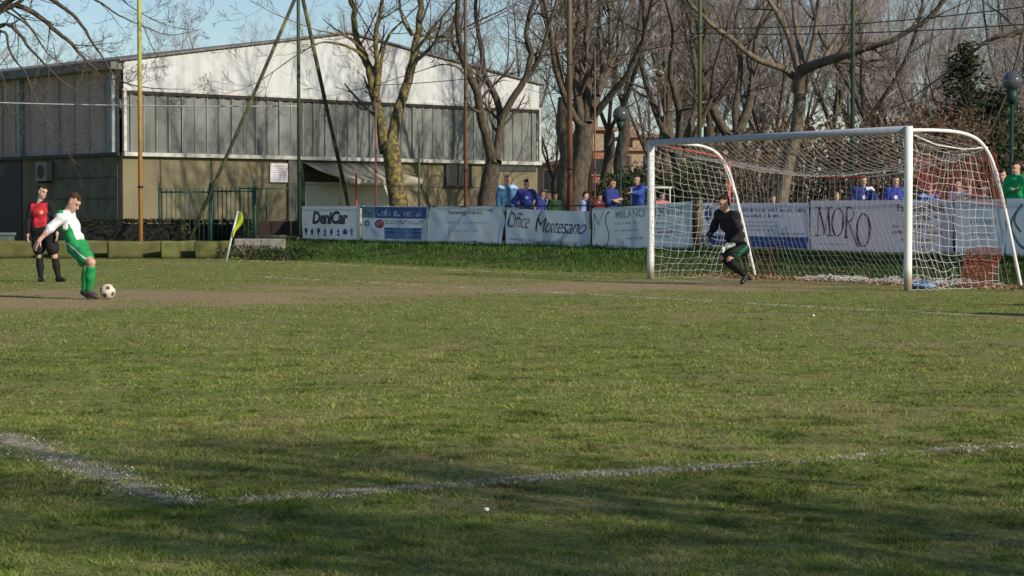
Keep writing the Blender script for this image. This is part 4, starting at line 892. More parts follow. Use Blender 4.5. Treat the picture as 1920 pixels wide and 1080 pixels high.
b.text('Office', .03, .30, .48, .90, INK, .5, -.012, sp=.9); b.text('Montesano', .36, .96, .40, .80, INK, .45, -.008, sp=.9); b.stroke([(.02, .5), (.04, .78), (.09, .9), (.11, .6)], .02, .03, INK, 'lettering'); b.stroke([(.36, .46), (.42, .88), (.445, .94)], .02, .035, INK, 'lettering'); b.scribble(.02, .95, .14, .07, INKL, 5); b.done()
b = Banner(1112, 1300, 391, 377, 470, 467, 'pale banner with a thin green MS monogram and the words MILANO SERVICE', pvc('pvc_pale_green_grey', (.50, .56, .59)), 5, .012, .02)
b.stroke([(.02, .30), (.022, .6), (.025, .88)], .018, .018, INKG); b.stroke([(.025, .88), (.05, .72), (.065, .60)], .03, .02, INKG); b.stroke([(.065, .60), (.09, .75), (.125, .93)], .02, .012, INKG); b.stroke([(.19, .90), (.155, .84), (.145, .68), (.165, .52), (.18, .36), (.165, .18), (.13, .10), (.03, .07)], .028, .022, INKG)
b.text('MILANO', .25, .55, .74, .92, INKL, .0, .01); b.text('SERVICE', .60, .93, .74, .92, INKL, .0, .01)
for k, v in enumerate((.6, .44)): b.scribble(.24, .5, v, .045, INKL, 10+k)
for k, v in enumerate((.56, .45, .36, .27)): b.scribble(.64, .88, v, .06, INKP if k > 1 else INKL, 20+k)
b.text('Tel', .25, .33, .12, .26, INKL); b.scribble(.36, .56, .25, .05, INKL, 9); b.done()
b = Banner(1319, 1519, 380, 380, 462, 468, 'white banner with a round blue emblem and a deep blue band along its foot', pvc('pvc_lilac_white', (.54, .53, .64)), 6, .004, .015)
b.disc(.06, .76, .035, .17, INKB, 'emblem', .55); b.disc(.06, .76, .016, .08, INKB); b.rect(.0, .985, .02, .26, INKB); b.rect(.30, .37, .02, .26, INKM); b.rect(.80, .985, .03, .25, INKV); b.scribble(.04, .2, .1, .09, INKW, 2); b.scribble(.4, .78, .1, .09, INKL, 3)
b.scribble(.34, .97, .80, .09, INK, 4); b.scribble(.34, .76, .68, .08, INK, 5)
for k, v in enumerate((.56, .47, .38)): b.scribble(.36, .72, v, .05, INKL, 6+k)
b.scribble(.7, .95, .31, .05, INK, 8); b.done()
b = Banner(1522, 1789, 376, 374, 469, 476, 'long pale banner with MORO in large plum serif capitals', pvc('pvc_pink_white', (.56, .51, .57)), 7, .004, .014)
th = lambda f: .022+.05*abs(math.cos(math.pi*2*f))
def serif(u, v, w_=.05): b.rect(u-w_/2, u+w_/2, v-.012, v+.012, INKP, 'lettering')
b.stroke([(.055, .30), (.06, .6), (.066, .84)], .018, .018, INKP, 'lettering'); b.stroke([(.066, .86), (.088, .6), (.108, .32)], .055, .06, INKP, 'lettering'); b.stroke([(.108, .32), (.125, .6), (.142, .84)], .016, .018, INKP, 'lettering'); b.stroke([(.142, .86), (.142, .6), (.148, .30)], .055, .055, INKP, 'lettering'); serif(.055, .30, .045); serif(.148, .30, .05); serif(.062, .86, .035); serif(.145, .86, .035)
def serif_o(u, v, ru, rv):
    a_ = np.arange(32)*2*math.pi/32; V = [(u+ru*math.cos(k)+.004*math.sin(k), v+rv*math.sin(k)) for k in a_]+[(u+ru*.72*math.cos(k+.15), v+rv*.92*math.sin(k+.15)) for k in a_]; b.add(V, [(i, (i+1) % 32, (i+1) % 32+32, i+32) for i in range(32)], INKP, 'lettering')
serif_o(.208, .57, .048, .285)
b.stroke([(.272, .27), (.272, .6), (.276, .86)], .05, .05, INKP, 'lettering'); b.stroke([(.262, .86), (.305, .86), (.325, .74), (.31, .62), (.275, .58)], .02, .03, INKP, 'lettering'); b.stroke([(.29, .58), (.315, .38), (.345, .16), (.36, .09)], .035, .045, INKP, 'lettering'); serif(.272, .27, .035)
serif_o(.395, .42, .052, .33)
b.text('Pon', .64-.01, .70, .78, .92, INKP, 0, .01); b.text('ante-Bazik', .74, .95, .78, .93, INKP, 0, .01); b.text('Ic', .68, .70, .62, .74, INKP, 0, .01); b.text('Zeppos', .76, .90, .60, .74, INKP, 0, .01)
for k, v in enumerate((.47, .36)): b.scribble(.60, .94, v, .07, INKP, 30+k)
b.scribble(.66, .88, .22, .07, INKP, 40); b.scribble(.7, .86, .1, .05, INKP, 41); b.scribble(.05, .3, .12, .04, INKL, 42); b.done()
b = Banner(1793, 1888, 373, 373, 476, 479, 'plain pale blue banner behind the side net, right of the dark post', pvc('pvc_sky', (.50, .57, .64)), 8, .008, .03); b.scribble(.3, .8, .55, .12, INKL, 50); b.scribble(.3, .7, .35, .08, INKL, 51); b.done()
b = Banner(1890, 2080, 372, 370, 479, 483, 'pale banner with a teal angular emblem at the right edge', pvc('pvc_sky_two', (.50, .57, .63)), 9, .008, .02)
b.stroke([(.16, .9), (.05, .55), (.14, .2), (.22, .12)], .05, .06, INKT); b.stroke([(.12, .85), (.09, .6), (.16, .42)], .03, .04, INKG); b.scribble(.35, .9, .5, .14, INKG, 6); b.done()
M_FPOST = M('fence_post_dark', (.03, .03, .035), .7, .2, 3); M_FPOST2 = M('fence_post_olive', (.11, .09, .045), .8, .3, 3)
for px, lb, m, r, zt in ((679, 'white topped post between the lettered and the blue banner', M_TRIM, .035, 1.44), (805, 'dark post between the blue banner and the green titled banner', M_FPOST, .04, 1.36), (948, 'dark post left of the script banner', M_FPOST, .03, 1.42), (1110, 'dark post right of the script banner', M_FPOST, .05, 1.36),
    (1308, 'olive and brown post in the gap before the goalkeeper banner', M_FPOST2, .085, 1.5), (1790, 'dark post at the end of the plum lettered banner', M_FPOST, .045, 1.40), (1521, 'thin dark post left of the plum lettering', M_FPOST, .02, 1.36), (1889, 'thin dark post near the right edge', M_FPOST, .02, 1.4), (566, 'dark green post at the left end of the banners', M_GRNP, .05, 1.5)):
    t, _ = ftz(px, 420); q = pt(FP+.03, t); z = ground_z(q[0], q[1]); e = empty('fence_post', (q[0], q[1], z), 0, lb, 'post', 'posts of the banner fence')
    mb = MB(); mb.tube([(0, 0, -.1), (0, 0, zt-z)], r, 8); mb.build('shaft', m, e); mb = MB(); mb.tube([(0, 0, zt-z-.02), (0, 0, zt-z+.02)], r*1.25, 8); mb.build('cap', M_FPOST, e)
A = pt(FP+.02, ftz(566, 420)[0], 1.36); B = pt(FP+.02, ftz(2080, 420)[0], 1.36); e = empty('fence_rail', A, 0, 'thin steel rail carrying the tops of all banners', 'rail'); mb = MB(); mb.tube([(0, 0, 0), B-A], .018, 6); mb.build('top_rail', M_FPOST, e)
mb = MB(); mb.tube([(0, 0, -.85), B-A+np.array([0, 0, -.85])], .012, 6); mb.build('bottom_wire', M_FPOST, e)

# =================================================================== GOAL
M_GW = M('white_gloss_enamel', (.78, .77, .73), .35, .05, 3, spec=.5); M_GWG = M('scuffed_white_enamel', (.74, .73, .69), .4, .10, 5)
NP = G(1702, 545); FPp = G(1220, 523); u_ = nrm(FPp-NP); GW = np.linalg.norm(FPp-NP); v_ = np.array([u_[1], -u_[0], 0])
if v_[0] < 0: v_ = -v_
Z = np.array([0, 0, 1.0])
def gl(a, q, z): return u_*a+v_*q+Z*z     # along from the near post, depth to the back, height (relative to near post foot)
M_POST = pole_mat('mud_splashed_enamel', (.76, .75, .71), (.38, .33, .25), .30, .16)
goal = empty('football_goal', NP, 0, 'white tubular full size goal with curved side bars and a sagging net', 'goal')
for a in (0, GW):
    mb = MB(); mb.tube([gl(a, 0, -.05), gl(a, 0, .4), gl(a, 0, 1.4), gl(a, 0, 2.49 if a == 0 else 2.44)], .062, 20); o = mb.build('post', M_POST, goal)
mb = MB(); mb.tube([gl(.05, 0, 2.44), gl(GW+.06, 0, 2.44)], .058, 20); mb.build('crossbar', M('shade_tinted_bar', (.34, .37, .44), .45, .08, 6), goal)  # blue-grey puts the shade on the bar's front into its colour
prof = [(0.02, 2.43), (.5, 2.44), (1.0, 2.42), (1.38, 2.33), (1.62, 2.14), (1.78, 1.88), (1.9, 1.55), (2.08, 1.0), (2.24, .45), (2.38, -.02)]
PR = smooth_path([(a_, b_, 0) for a_, b_ in prof], 4)
for a in (0, GW):
    mb = MB(); mb.tube([gl(a, q[0], q[1]) for q in PR], .028, 10); mb.build('side_bar', M_GW, goal)
def net_surface(Pf, nu, nv, jit, seed, mat, name, r=.0042, keep=None, parent=goal):
    U, V = np.meshgrid(np.linspace(0, 1, nu), np.linspace(0, 1, nv), indexing='ij'); P = Pf(U, V); rg = np.random.default_rng(seed)
    lo = lambda s_: (fbm(U*nu/4.5+s_, V*nv/4.5+s_*2, seed+s_, 3)-.5)*2
    P = P+np.stack([lo(1), lo(5), lo(9)], -1)*jit*(np.sin(np.pi*np.clip(U*1.0, 0, 1))*.6+.4)[..., None]+rg.normal(0, .006, P.shape)
    idx = np.arange(nu*nv).reshape(nu, nv); E_ = np.concatenate([np.stack([idx[:-1].ravel(), idx[1:].ravel()], 1), np.stack([idx[:, :-1].ravel(), idx[:, 1:].ravel()], 1)]); P = P.reshape(-1, 3)
    P[:, 2] = np.maximum(P[:, 2], .015)
    if keep is not None: E_ = E_[keep(P, E_)]
    A = P[E_[:, 0]]; B = P[E_[:, 1]]; M_ = (A+B)/2; ln = np.linalg.norm(B-A, axis=1); M_[:, 2] -= .012; pts = np.stack([A, M_, B], 1); T = B-A; T /= np.linalg.norm(T, axis=1)[:, None]+1e-9
    up = np.where(abs(T[:, 2:3]) < .8, np.array([[0, 0, 1.]]), np.array([[1., 0, 0]])); X_ = np.cross(T, up); X_ /= np.linalg.norm(X_, axis=1)[:, None]; Y_ = np.cross(T, X_); a_ = np.arange(3)*2*math.pi/3
    ring = r*(np.cos(a_)[None, :, None]*X_[:, None]+np.sin(a_)[None, :, None]*Y_[:, None]); VV = (pts[:, :, None]+ring[:, None]).reshape(-1, 3); n = len(A); j = np.arange(3); j2 = (j+1) % 3
    base = (np.arange(n)*9)[:, None, None]; k = (np.arange(2)*3)[None, :, None]; Fq = np.stack([base+k+j, base+k+j2, base+k+3+j2, base+k+3+j], -1).reshape(-1, 4)
    return link(name, mesh_np(name, VV, Fq, [mat], True), parent)
M_NETB = M('grey_net_cord', (.48, .47, .44), .8, .2, 6); M_NET = M('white_net_cord', (.72, .71, .66), .8, .1, 6); M_NETR = M('red_net_cord', (.55, .07, .05), .8, .2, 6); M_NETO = M('orange_net_cord', (.25, .065, .035), .8, .2, 6)
# roof and back: hangs from the crossbar, sags to the cord tied between the bends, falls to the ground
def roof_net(U, V):
    a = U*GW; sg = np.sin(np.pi*U); q = .03+V*(1.58+.12*sg); z = 2.42-V*(.24+.36*sg)-np.sin(np.pi*V)*(.05+.17*sg)
    a = a-.35*np.sin(np.pi*V)*np.cos(np.pi*U)*.6; return u_*a[..., None]+v_*q[..., None]+Z*z[..., None]
def back(U, V):
    a = U*GW; sg = np.sin(np.pi*U); z0 = 2.18-.36*sg; z = z0*(1-V)+.02*V; q = 1.61+.12*sg+V*(.50+.25*sg)-.30*np.sin(np.pi*V)*sg*(.6+.8*fbm(U*6, V*1.5, 5, 3))
    a = a+.35*V*np.sin(np.pi*U)*(fbm(U*5, V*2, 8, 2)-.1); return u_*a[..., None]+v_*q[..., None]+Z*z[..., None]
net_surface(roof_net, 50, 14, .04, 2, M_NETB, 'roof_net', .0032); net_surface(back, 50, 19, .07, 3, M_NETB, 'back_net', .0024)
def side(a0, seed, deep):
    def f(U, V):
        z = 2.36*(1-V)*np.interp(U, [0, .6, 1], [1, .97, .86])-np.sin(np.pi*U)*.16*(1-V); q = U*np.interp(V, [0, .3, 1], [1.66, 1.80, deep])
        a = a0+(.10+.28*np.sin(np.pi*V)*np.sin(np.pi*U))*(1 if a0 == 0 else -1)+.12*(fbm(U*3, V*3, seed, 2)-.5)
        return u_*a[..., None]+v_*q[..., None]+Z*z[..., None]
    return f
net_surface(side(0, 8, 2.0), 15, 19, .13, 12, M_NET, 'side_net', .0042); net_surface(side(GW, 9, 1.5), 12, 19, .12, 13, M_NET, 'side_net', .0032)
# red cord along the bends, second red net in part of the goal
cord = np.array([gl(GW*k, 1.62+.1*math.sin(math.pi*k), 2.20-.42*math.sin(math.pi*k)**.8) for k in np.linspace(0, 1, 24)])
for pts_, r_, nm_, m_ in ((cord[10:], .016, 'red_cord', M_NETR), ([gl(GW, .2, 2.40), gl(GW-.1, .9, 2.30), cord[-1]], .013, 'red_cord', M_NETR), (cord[:11], .012, 'white_cord', M_NET),
    ([gl(0, .1, 2.36), gl(.05, .6, 2.22), gl(.05, 1.2, 2.16), gl(0, 1.6, 2.2)], .012, 'white_cord', M_NET), ([gl(0, 1.62, 2.16), gl(0.02, 1.8, 1.75), gl(0, 1.98, 1.3)], .010, 'white_cord', M_NET), ([gl(GW, 1.62, 2.1), gl(GW-.02, 1.9, 1.5), gl(GW, 2.25, .2)], .010, 'white_cord', M_NET)):
    mb = MB(); mb.tube(pts_, r_, 6); mb.build(nm_, m_, goal)
def red1(U, V):
    a = -.05+U*2.0; z = 2.14-V*(.86-.35*U)-.10*np.sin(np.pi*U); q = 1.72+.1*np.sin(U*7)+V*.25; return u_*a[..., None]+v_*q[..., None]+Z*z[..., None]
def red2(U, V):
    a = -.15+U*.75; z = .62*(1-V); q = 1.55+.55*V+U*.3+.0*V; q = 1.25+U*.72; a = .02+.2*V; return u_*(a+0*U)[..., None]+v_*q[..., None]+Z*(z+0*U)[..., None]
def red3(U, V):
    a = GW-.1-U*1.0; z = .55*(1-V); q = 2.15+.15*np.sin(U*5); return u_*a[..., None]+v_*(q+0*V)[..., None]+Z*(z+0*U)[..., None]
net_surface(red1, 27, 12, .07, 21, M_NETR, 'red_net', .005); net_surface(red2, 17, 16, .05, 22, M_NETO, 'orange_net', .007); net_surface(red3, 9, 5, .07, 23, M_NETO, 'orange_net', .003)
# net heaped on the ground
def heap(U, V):
    a = .3+U*4.6; q = 1.75+V*.6+.12*(fbm(U*14, V*3, 9, 3)-.5); z = .03+.11*np.clip(fbm(U*20, V*5, 7, 3)-.3, 0, 1)*np.sin(np.pi*V)*2; return u_*a[..., None]+v_*q[..., None]+Z*z[..., None]
net_surface(heap, 70, 10, .03, 31, M_NET, 'net_hem', .005)
bq = G(1735, 546); bq = NP+gl(.25, .55, 0)
e = empty('drink_bag', bq, .4, 'crumpled blue and white plastic bag lying in the goal beside the near post', 'bag')
mb = MB(); U = np.linspace(0, 2*math.pi, 17); Vv = np.linspace(.05, math.pi-.05, 9)
mb.grid([[((.22+.05*math.sin(5*a+b_*3))*math.sin(b_)*math.cos(a), (.13+.03*math.cos(4*a))*math.sin(b_)*math.sin(a), .06+.065*math.cos(b_)*(1+.4*math.sin(3*a))) for a in U] for b_ in Vv]); mb.build('bag', M('blue_white_plastic', (.07, .13, .26), .5, .2, 9, col2=(.25, .32, .40), thresh=(.5, .62)), e)
mb = MB(); mb.tube([(.15, 0, .09), (.2, 0, .17), (.26, 0, .10)], .012, 6); mb.build('handle', M('white_plastic', (.6, .62, .65), .4), e)
# =================================================================== BALL
def football(loc, rad, label):
    phi = (1+5**.5)/2; ico = np.array([(0, s*1, t*phi) for s in (-1, 1) for t in (-1, 1)]+[(s*1, t*phi, 0) for s in (-1, 1) for t in (-1, 1)]+[(t*phi, 0, s*1) for s in (-1, 1) for t in (-1, 1)]); ico /= np.linalg.norm(ico, axis=1)[:, None]
    import bmesh
    bm = bmesh.new(); bmesh.ops.create_icosphere(bm, subdivisions=5, radius=rad); me = bpy.data.meshes.new('cover'); bm.to_mesh(me); bm.free(); me.materials.append(M('scuffed_ball_leather', (.62, .55, .44), .6, .15, 20)); me.materials.append(M('brown_ball_panel', (.12, .075, .06), .6, .2, 20))
    me.transform(Matrix.Rotation(.5, 4, 'X') @ Matrix.Rotation(.35, 4, 'Z')); rot = np.array((Matrix.Rotation(.5, 3, 'X') @ Matrix.Rotation(.35, 3, 'Z'))); ic = ico @ rot.T
    for p_ in me.polygons:
        c = np.array(p_.center); c /= np.linalg.norm(c); d_ = np.sort(ic @ c)[::-1]; p_.material_index = 1 if d_[0] > .955 else 0; p_.use_smooth = True
    e = empty('football', loc, 0, label, 'ball'); e.location[2] = rad; link('cover', me, e)
football(G(202, 561), .105, 'scuffed beige and brown football on the penalty spot')
for px, py, s_, lb in ((912, 961, .012, 'small white pebble on the near grass'), (1525, 594, .017, 'small white stone on the goal area line')):
    q = G(px, py); import bmesh
    bm = bmesh.new(); bmesh.ops.create_icosphere(bm, subdivisions=2, radius=s_)
    for v in bm.verts: v.co *= random.uniform(.8, 1.1); v.co.z *= .7
    me = bpy.data.meshes.new('pebble'); bm.to_mesh(me); bm.free(); me.materials.append(M('white_stone', (.8, .78, .7), .7)); o = link('pebble', me); o.location = (q[0], q[1], s_*.55+.006); tag(o, lb, 'stone')

# =================================================================== PEOPLE (distance-field bodies)
class Field:
    def __init__(s, vox): s.vox = vox; s.pr = []
    def cap(s, a, b, ra, rb=None, k=.02, flat=None, fs=1.): s.pr.append((np.asarray(a, float), np.asarray(b, float), ra, ra if rb is None else rb, k, flat, fs)); return s
    def mesh(s, name, mats, wrinkle=0., wf=9., floor=None, paint=None):
        vx = s.vox; lo = np.min([np.minimum(p[0], p[1])-max(p[2], p[3]) for p in s.pr], 0)-4*vx; hi = np.max([np.maximum(p[0], p[1])+max(p[2], p[3]) for p in s.pr], 0)+4*vx
        N_ = np.ceil((hi-lo)/vx).astype(int)+1; Fd = np.full(N_, .5, np.float32)
        for a, b, ra, rb, k, fl, fs in s.pr:
            m = max(ra, rb)+k+2*vx; i0 = np.maximum(((np.minimum(a, b)-m-lo)/vx).astype(int), 0); i1 = np.minimum(((np.maximum(a, b)+m-lo)/vx).astype(int)+2, N_)
            X, Y, Z_ = [lo[d]+vx*np.arange(i0[d], i1[d]) for d in range(3)]; P = np.stack(np.meshgrid(X, Y, Z_, indexing='ij'), -1)-a; ab = b-a
            if fl is not None:
                P = P+(1/fs-1)*(P @ fl)[..., None]*fl; ab = ab+(1/fs-1)*(ab @ fl)*fl
            t = np.clip((P @ ab)/(ab @ ab+1e-9), 0, 1); d_ = np.linalg.norm(P-t[..., None]*ab, axis=-1)-(ra+(rb-ra)*t)
            sl_ = tuple(slice(i0[d], i1[d]) for d in range(3)); B_ = Fd[sl_]; h = np.clip(.5+.5*(B_-d_)/k, 0, 1); Fd[sl_] = B_*(1-h)+d_*h-k*h*(1-h)
        if wrinkle:
            X, Y, Z_ = np.meshgrid(*[lo[d]+vx*np.arange(N_[d]) for d in range(3)], indexing='ij')
            Fd += wrinkle*(np.sin(X*wf*3.1+np.sin(Z_*wf*1.7)*2+Y*9)*.5+np.sin(Z_*wf*2.3+np.sin(X*wf*1.3+Y*wf)*2.2)*.6+np.sin((X-Z_)*wf*4.7+Y*13)*.25)
        if floor is not None:
            zz = lo[2]+vx*np.arange(N_[2]); Fd = np.maximum(Fd, (floor-zz)[None, None])
        return nets(name, Fd, lo, vx, mats, paint)
def nets(name, Fd, lo, vx, mats, paint):
    ins = Fd < 0; nx, ny, nz = Fd.shape; c = np.zeros((nx-1, ny-1, nz-1), int)
    for i in (0, 1):
        for j in (0, 1):
            for k in (0, 1): c += ins[i:nx-1+i, j:ny-1+j, k:nz-1+k]
    act = (c > 0) & (c < 8); I = np.argwhere(act); idx = -np.ones(act.shape, int); idx[act] = np.arange(len(I)); pos = np.zeros((len(I), 3)); cnt = np.zeros(len(I))
    co_ = [(i, j, k) for i in (0, 1) for j in (0, 1) for k in (0, 1)]
    for A in co_:
        for d in range(3):
            if A[d] == 1: continue
            B = list(A); B[d] = 1; fa = Fd[I[:, 0]+A[0], I[:, 1]+A[1], I[:, 2]+A[2]]; fb = Fd[I[:, 0]+B[0], I[:, 1]+B[1], I[:, 2]+B[2]]; m = (fa < 0) != (fb < 0); t = fa/(fa-fb+1e-12)
            q = np.tile(np.array(A, float), (len(I), 1)); q[:, d] = t; pos[m] += q[m]; cnt += m
    V = lo+(I+pos/cnt[:, None])*vx; Fs = []
    for d in range(3):
        e1, e2 = [(1, 2), (2, 0), (0, 1)][d]; sl0 = [slice(None)]*3; sl1 = [slice(None)]*3; sl0[d] = slice(0, -1); sl1[d] = slice(1, None); a = ins[tuple(sl0)]; b = ins[tuple(sl1)]; E_ = np.argwhere(a != b)
        E_ = E_[(E_[:, e1] > 0) & (E_[:, e2] > 0) & (E_[:, e1] < Fd.shape[e1]-1) & (E_[:, e2] < Fd.shape[e2]-1)]; flip = a[E_[:, 0], E_[:, 1], E_[:, 2]]
        def cell(o1, o2): q = E_.copy(); q[:, e1] -= o1; q[:, e2] -= o2; return idx[q[:, 0], q[:, 1], q[:, 2]]
        Q = np.stack([cell(1, 1), cell(0, 1), cell(0, 0), cell(1, 0)], 1); Q[~flip] = Q[~flip][:, ::-1]; Fs.append(Q)
    Fs = np.concatenate(Fs); Fs = Fs[(Fs >= 0).all(1)]; mi = None
    if paint is not None: mi = paint(V[Fs].mean(1))
    return mesh_np(name, V, Fs, mats, True, mi)
SKIN = M('skin', (.50, .30, .22), .55, .08, 10); SKIN2 = M('tanned_skin', (.42, .25, .17), .55, .08, 10); EYE = M('eye_dark', (.04, .03, .03), .3); LIP = M('lips', (.36, .15, .12), .6)
def person(label, J, spec, vox=.012, group=None, sc=1.0):
    V3 = lambda v: np.asarray(v, float); J = {k: V3(v) for k, v in J.items()}; foot = J.get('base', (J['anR']+J['anL'])/2)
    e = empty('person', (foot[0], foot[1], spec.get('z', 0)), 0, label, 'person', group); S0 = e.location
    head = J['head']; f = nrm(J['face']); up = head-J['neck']; up = nrm(up-(up @ f)*f*.8); f = nrm(f-(f @ up)*up); rt = np.cross(f, up)
    k_ = sc
    B = Field(vox); B.cap(head+up*.035*k_-f*.012*k_, head-up*.03*k_+f*.008*k_, .092*k_, .078*k_, .03, rt, .80); B.cap(head-up*.06*k_+f*.035*k_, head-up*.085*k_+f*.05*k_, .045*k_, .03*k_, .035, rt, .9)
    B.cap(head+f*.085*k_+up*.005*k_, head+f*.102*k_-up*.028*k_, .008*k_, .013*k_, .012); B.cap(head+f*.07*k_+up*.035*k_-rt*.03*k_, head+f*.07*k_+up*.035*k_+rt*.03*k_, .018*k_, None, .02)
    for s in (-1, 1): B.cap(head+rt*s*.074*k_-f*.008*k_+up*.012*k_, head+rt*s*.078*k_-f*.008*k_-up*.022*k_, .017*k_, .012*k_, .008, nrm(rt), .5)
    B.cap(J['neck']-up*.03*k_, head-up*.06*k_-f*.02*k_, .052*k_, .05*k_, .03)
    sh = (J['shR']+J['shL'])/2; hp = (J['hiR']+J['hiL'])/2; ax = nrm(J['shR']-J['shL']); tf = nrm(np.cross(ax, J['neck']-hp)); tf = tf if tf @ J['face'] > -.2 else -tf
    ch = sh*.72+hp*.28; wst = sh*.35+hp*.65
    B.cap(J['neck']-up*.04*k_, sh, .055*k_, .09*k_, .05); B.cap(J['shR']*.8+sh*.2, J['shL']*.8+sh*.2, .072*k_, None, .04)
    B.cap(ch+ax*.065*k_, ch-ax*.065*k_, .108*k_, None, .05, tf, .85); B.cap(wst+ax*.05*k_, wst-ax*.05*k_, .098*k_, None, .05, tf, .85); B.cap(J['hiR'], J['hiL'], .10*k_, None, .05, tf, .9)
    for S_ in 'RL':
        s_, l_, w_ = J['sh'+S_], J['el'+S_], J['wr'+S_]; B.cap(s_, l_, .050*k_, .040*k_, .03); B.cap(l_, w_, .041*k_, .027*k_, .02); B.cap(l_, l_*.6+w_*.4, .043*k_, .04*k_, .02)
        h_, n_, a_ = J['hi'+S_], J['kn'+S_], J['an'+S_]; B.cap(h_, n_, .088*k_, .056*k_, .04); B.cap(n_, a_, .053*k_, .037*k_, .02); B.cap(n_*.75+a_*.25-0, n_*.55+a_*.45, .058*k_, .05*k_, .03)
        hd = nrm(J.get('ha'+S_, w_+(w_-l_))-w_); pn = J.get('pn'+S_); pn = nrm(np.cross(hd, rt) if pn is None else pn); pn = nrm(pn-(pn @ hd)*hd); sd = np.cross(hd, pn)   # hand direction, palm normal, side
        B.cap(w_, w_+hd*.03*k_, .026*k_, .03*k_, .015); B.cap(w_+hd*.045*k_+sd*.018*k_, w_+hd*.045*k_-sd*.018*k_, .030*k_, None, .012, pn, .55); B.cap(w_+hd*.075*k_+sd*.022*k_, w_+hd*.075*k_-sd*.022*k_, .024*k_, None, .012, pn, .55)
        curl = spec.get('curl', .35)
        for i, (o_, L_) in enumerate(((.032, .068), (.011, .078), (-.011, .073), (-.031, .056))):
            q0 = w_+hd*.088*k_+sd*o_*k_; d1 = nrm(hd+sd*o_*spec.get('splay', 3)+pn*curl*.5); q1 = q0+d1*L_*.5*k_; d2 = nrm(d1+pn*curl*(1.2+.15*i)); q2 = q1+d2*L_*.55*k_; B.cap(q0, q1, max(.0095*k_, vox*.75), None, .005); B.cap(q1, q2, max(.009*k_, vox*.72), max(.0075*k_, vox*.65), .004)
        q0 = w_+hd*.03*k_+sd*.028*k_; q1 = q0+nrm(hd*.6+sd+pn*.35)*.038*k_; q2 = q1+nrm(hd+sd*.45+pn*.4)*.034*k_; B.cap(q0, q1, max(.0125*k_, vox*.8), None, .008); B.cap(q1, q2, max(.0105*k_, vox*.72), max(.0085*k_, vox*.66), .005)
    skin = spec.get('skin', SKIN)
    def paint(c):
        mi = np.zeros(len(c), int)
        for s in (-1, 1):
            q = head+f*.082*k_+rt*s*.032*k_+up*.012*k_; mi[(np.linalg.norm((c-q)*1.0, axis=1) < .017*k_)] = 1
        q = head+f*.085*k_-up*.052*k_; dd = c-q; mi[(abs(dd @ up) < .008*k_) & (abs(dd @ rt) < .024*k_) & (dd @ f > -.03*k_)] = 2; return mi
    body = world_child(link('body', B.mesh('body', [skin, EYE, LIP], paint=paint)), e)
    # hair
    H = Field(vox); hv = spec.get('hair_vol', 1.0); H.cap(head+up*(.048+.010*hv)*k_-f*.028*k_, head-up*.012*k_-f*.046*k_, .088*k_, .070*k_, .03, rt, .84); H.cap(head+up*.092*k_+f*.042*k_, head+up*.09*k_-f*.03*k_, .036*k_*hv**.5, .046*k_*hv**.5, .03)
    if spec.get('long'): H.cap(head-f*.05*k_, head-f*.075*k_-up*.17*k_, .075*k_, .05*k_, .04, rt, 1)
    world_child(link('hair', H.mesh('hair', [cloth(spec.get('hair', (.03, .022, .018)), 'hair')], .006, 26)), e)
    # shirt
    T = Field(vox); x = spec.get('loose', 1.0)
    T.cap(J['neck']-up*.045*k_, sh, .062*k_, .098*k_*x, .05); T.cap(J['shR']*.86+sh*.14, J['shL']*.86+sh*.14, .083*k_*x, None, .05); T.cap(ch+ax*.07*k_, ch-ax*.07*k_, .122*k_*x, None, .05, tf, .88)
    T.cap(wst+ax*.06*k_, wst-ax*.06*k_, .118*k_*x, None, .05, tf, .9); hem = hp+(hp-sh)*spec.get('hem', -.02); T.cap(hem+ax*.06*k_, hem-ax*.06*k_, .122*k_*x, None, .05, tf, .92)
    sl_ = spec.get('sleeve', 1.0)
    for S_ in 'RL':
        s_, l_, w_ = J['sh'+S_], J['el'+S_], J['wr'+S_]
        T.cap(s_, s_+(l_-s_)*min(1, sl_*1.8), .066*k_*x, .055*k_*x, .035)
        if sl_ > .6: f_ = (sl_-.6)/.4; T.cap(l_, l_+(w_-l_)*(f_*.93), .055*k_*x, .040*k_*x, .02)
    for args in spec.get('shirt_extra', ()): T.cap(*args)
    mats = spec['shirt']; pf = spec.get('shirt_paint')
    fr = dict(head=head, sh=sh, hp=hp, ax=ax, tf=tf, up=up, J=J, k=k_)
    world_child(link('shirt', T.mesh('shirt', mats, .0095, 10, paint=(lambda c: pf(c, fr)) if pf else None)), e)
    # shorts or trousers
    L = Field(vox); leg = spec.get('legs', .55); L.cap(J['hiR']+nrm(sh-hp)*.06*k_, J['hiL']+nrm(sh-hp)*.06*k_, .108*k_, None, .05, tf, .95); L.cap(J['hiR'], J['hiL'], .118*k_, None, .05, tf, .98)
    for S_ in 'RL':
        h_, n_, a_ = J['hi'+S_], J['kn'+S_], J['an'+S_]
        if leg <= 1: L.cap(h_, h_+(n_-h_)*leg, .108*k_, .100*k_*spec.get('wide', 1), .04)
        else: L.cap(h_, n_, .102*k_, .075*k_, .04); L.cap(n_, n_+(a_-n_)*.95, .073*k_, .06*k_, .03)
    pf2 = spec.get('shorts_paint')
    world_child(link('shorts' if leg <= 1 else 'trousers', L.mesh('shorts', spec['shorts'], .008, 10, paint=(lambda c: pf2(c, fr)) if pf2 else None)), e)
